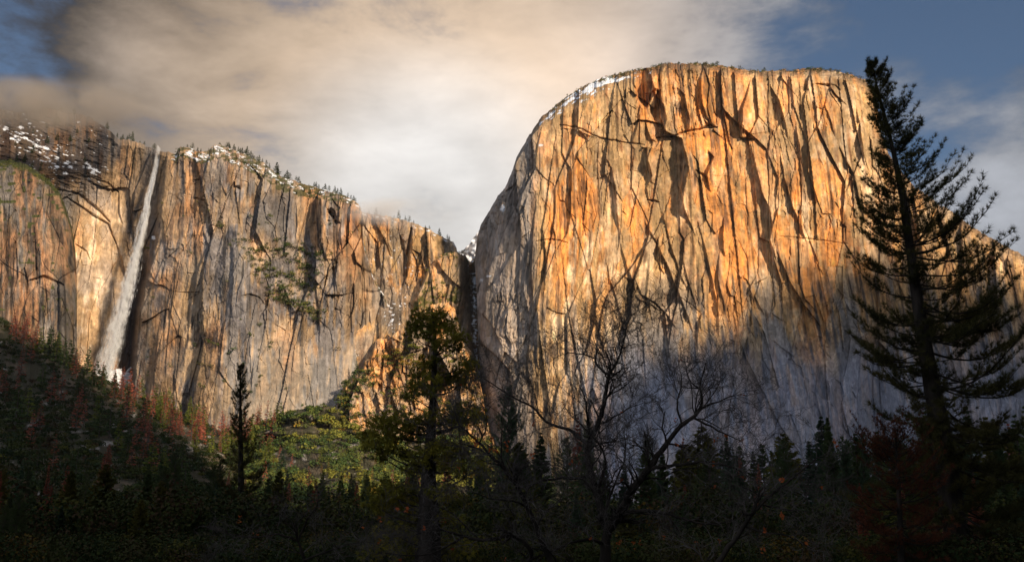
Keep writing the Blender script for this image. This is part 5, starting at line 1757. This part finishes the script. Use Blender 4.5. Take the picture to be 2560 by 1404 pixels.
oak(72, 27.0, [
    ([(1420, 1520, 1.2), (1385, 1420, .8), (1345, 1330, .5), (1320, 1265, .3), (1292, 1212, .2)], 14, 9, .8),
    ([(1292, 1212, .2), (1262, 1172, .1), (1232, 1144, 0), (1200, 1108, -.1), (1166, 1079, -.2), (1150, 1063, -.2)], 8, 3.5, 1.6),
    ([(1232, 1146, 0), (1195, 1118, 0), (1150, 1108, 0), (1118, 1105, 0)], 3.5, 1.5, 2.2),
    ([(1200, 1108, -.1), (1220, 1060, 0), (1212, 1020, .1), (1190, 990, .1)], 3, 1.3, 2.0),
    ([(1320, 1265, .3), (1280, 1250, -.2), (1225, 1245, -.5), (1180, 1230, -.6)], 4, 1.6, 1.8),
], 'smaller leafless oak leaning in from the right beside the clumpy cedar', .9, [(1156, 952), (1183, 1103), (1192, 1111), (1232, 1098), (1226, 1120), (1238, 1125), (1265, 1106), (1269, 1120), (1330, 1140), (1150, 1165), (992, 1270), (1018, 1272), (1056, 1318), (1259, 1397), (1268, 1118)], tw=.9)
oak(73, 24.0, [
    ([(1700, 1500, .5), (1798, 1404, .3), (1832, 1350, .2), (1860, 1315, .1), (1880, 1285, 0)], 13, 9, .8),
    ([(1880, 1285, 0), (1902, 1258, -.1), (1941, 1225, -.2), (1965, 1205, -.3), (1989, 1189, -.4), (2020, 1165, -.5), (2041, 1144, -.5)], 7, 1.8, 1.8),
    ([(1902, 1258, -.1), (1950, 1270, .2), (2000, 1275, .3), (2050, 1280, .4)], 3.5, 1.4, 1.8),
    ([(1860, 1315, .1), (1920, 1330, -.2), (1980, 1340, -.3), (2030, 1370, -.4)], 4, 1.5, 1.6),
], 'leafless oak limb structure reaching up to the right beneath the tall firs', .8, [(1955, 1290), (1957, 1197), (2055, 1215), (2088, 1106), (1913, 1325), (1905, 1375), (2022, 1355)], tw=.8)
oak(74, 30.0, [
    ([(1250, 1520, 1.0), (1330, 1400, .8), (1330, 1375, .6), (1305, 1345, .4), (1281, 1338, .3)], 12, 8, .8),
    ([(1281, 1338, .3), (1240, 1345, .2), (1200, 1350, .1), (1160, 1340, 0), (1117, 1325, -.1), (1080, 1320, -.1), (1040, 1335, -.1)], 7, 2.2, 1.8),
    ([(1200, 1350, .1), (1150, 1300, 0), (1120, 1270, 0), (1060, 1262, -.2)], 3.5, 1.4, 2.0),
    ([(1160, 1340, 0), (1100, 1375, -.2), (1040, 1390, -.3), (960, 1380, -.4)], 4, 1.5, 1.8),
], 'low spreading bare oak in the dark bottom centre below the clumpy cedar', .8, [(1013, 1274), (1131, 1375), (1000, 1395), (950, 1300)], tw=.9)
oak(75, 30.0, [
    ([(820, 1520, 1), (790, 1440, .8), (760, 1400, .5), (745, 1350, .3)], 9, 6, .8),
    ([(745, 1350, .3), (770, 1290, .2), (800, 1260, 0), (790, 1210, 0)], 4.5, 1.4, 2.0),
    ([(745, 1350, .3), (690, 1330, 0), (640, 1345, 0), (560, 1330, -.2)], 4.5, 1.4, 2.0),
    ([(760, 1400, .4), (840, 1370, .2), (900, 1350, .1), (950, 1360, 0)], 4, 1.4, 2.0),
], 'bare scrubby oak at the bottom left of centre in front of the red conifers', .8, [(1108, 1300), (948, 1355), (640, 1337), (600, 1300), (905, 1315)], tw=.9)


# ------------------------------------------------------------------ valley air
def haze():
    bm = bmesh.new()
    bmesh.ops.create_cube(bm, size=1.0)
    for v_ in bm.verts:
        v_.co = Vector((v_.co.x * 12400, v_.co.y * 12400, -60 if v_.co.z < 0 else 1750))
    me = bpy.data.meshes.new('haze'); bm.to_mesh(me); bm.free()
    m = bpy.data.materials.new('valley_air'); m.use_nodes = True
    t = NT(m.node_tree)
    pv = t.n('ShaderNodeVolumePrincipled')
    pv.inputs['Color'].default_value = (.82, .90, 1.0, 1)
    pv.inputs['Density'].default_value = 0.7e-5
    o = t.n('ShaderNodeOutputMaterial'); t.l(pv.outputs[0], o.inputs['Volume'])
    me.materials.append(m)
    put('haze', me, label='thin bluish air filling the valley', cat='haze', kind='stuff')


haze()

# look-alikes that stand in small sets are told apart by their order across the view
ORD = ['first', 'second', 'third', 'fourth', 'fifth', 'sixth', 'seventh', 'eighth', 'ninth', 'tenth', 'eleventh', 'twelfth', 'thirteenth', 'fourteenth', 'fifteenth', 'sixteenth',
       'seventeenth', 'eighteenth', 'nineteenth', 'twentieth', 'twenty-first', 'twenty-second', 'twenty-third', 'twenty-fourth', 'twenty-fifth']
sets = {}
for o in col.objects:
    if o.parent is None and o.get('group') and o.get('label'):
        sets.setdefault(o['label'], []).append(o)
for lb, os_ in sets.items():
    if len(os_) > len(ORD):
        continue
    os_.sort(key=lambda o: o.location.x / o.location.y)
    for k, o in enumerate(os_):
        if len(os_) > 1:
            o['label'] = '%s, %s from left' % (lb, ORD[k])
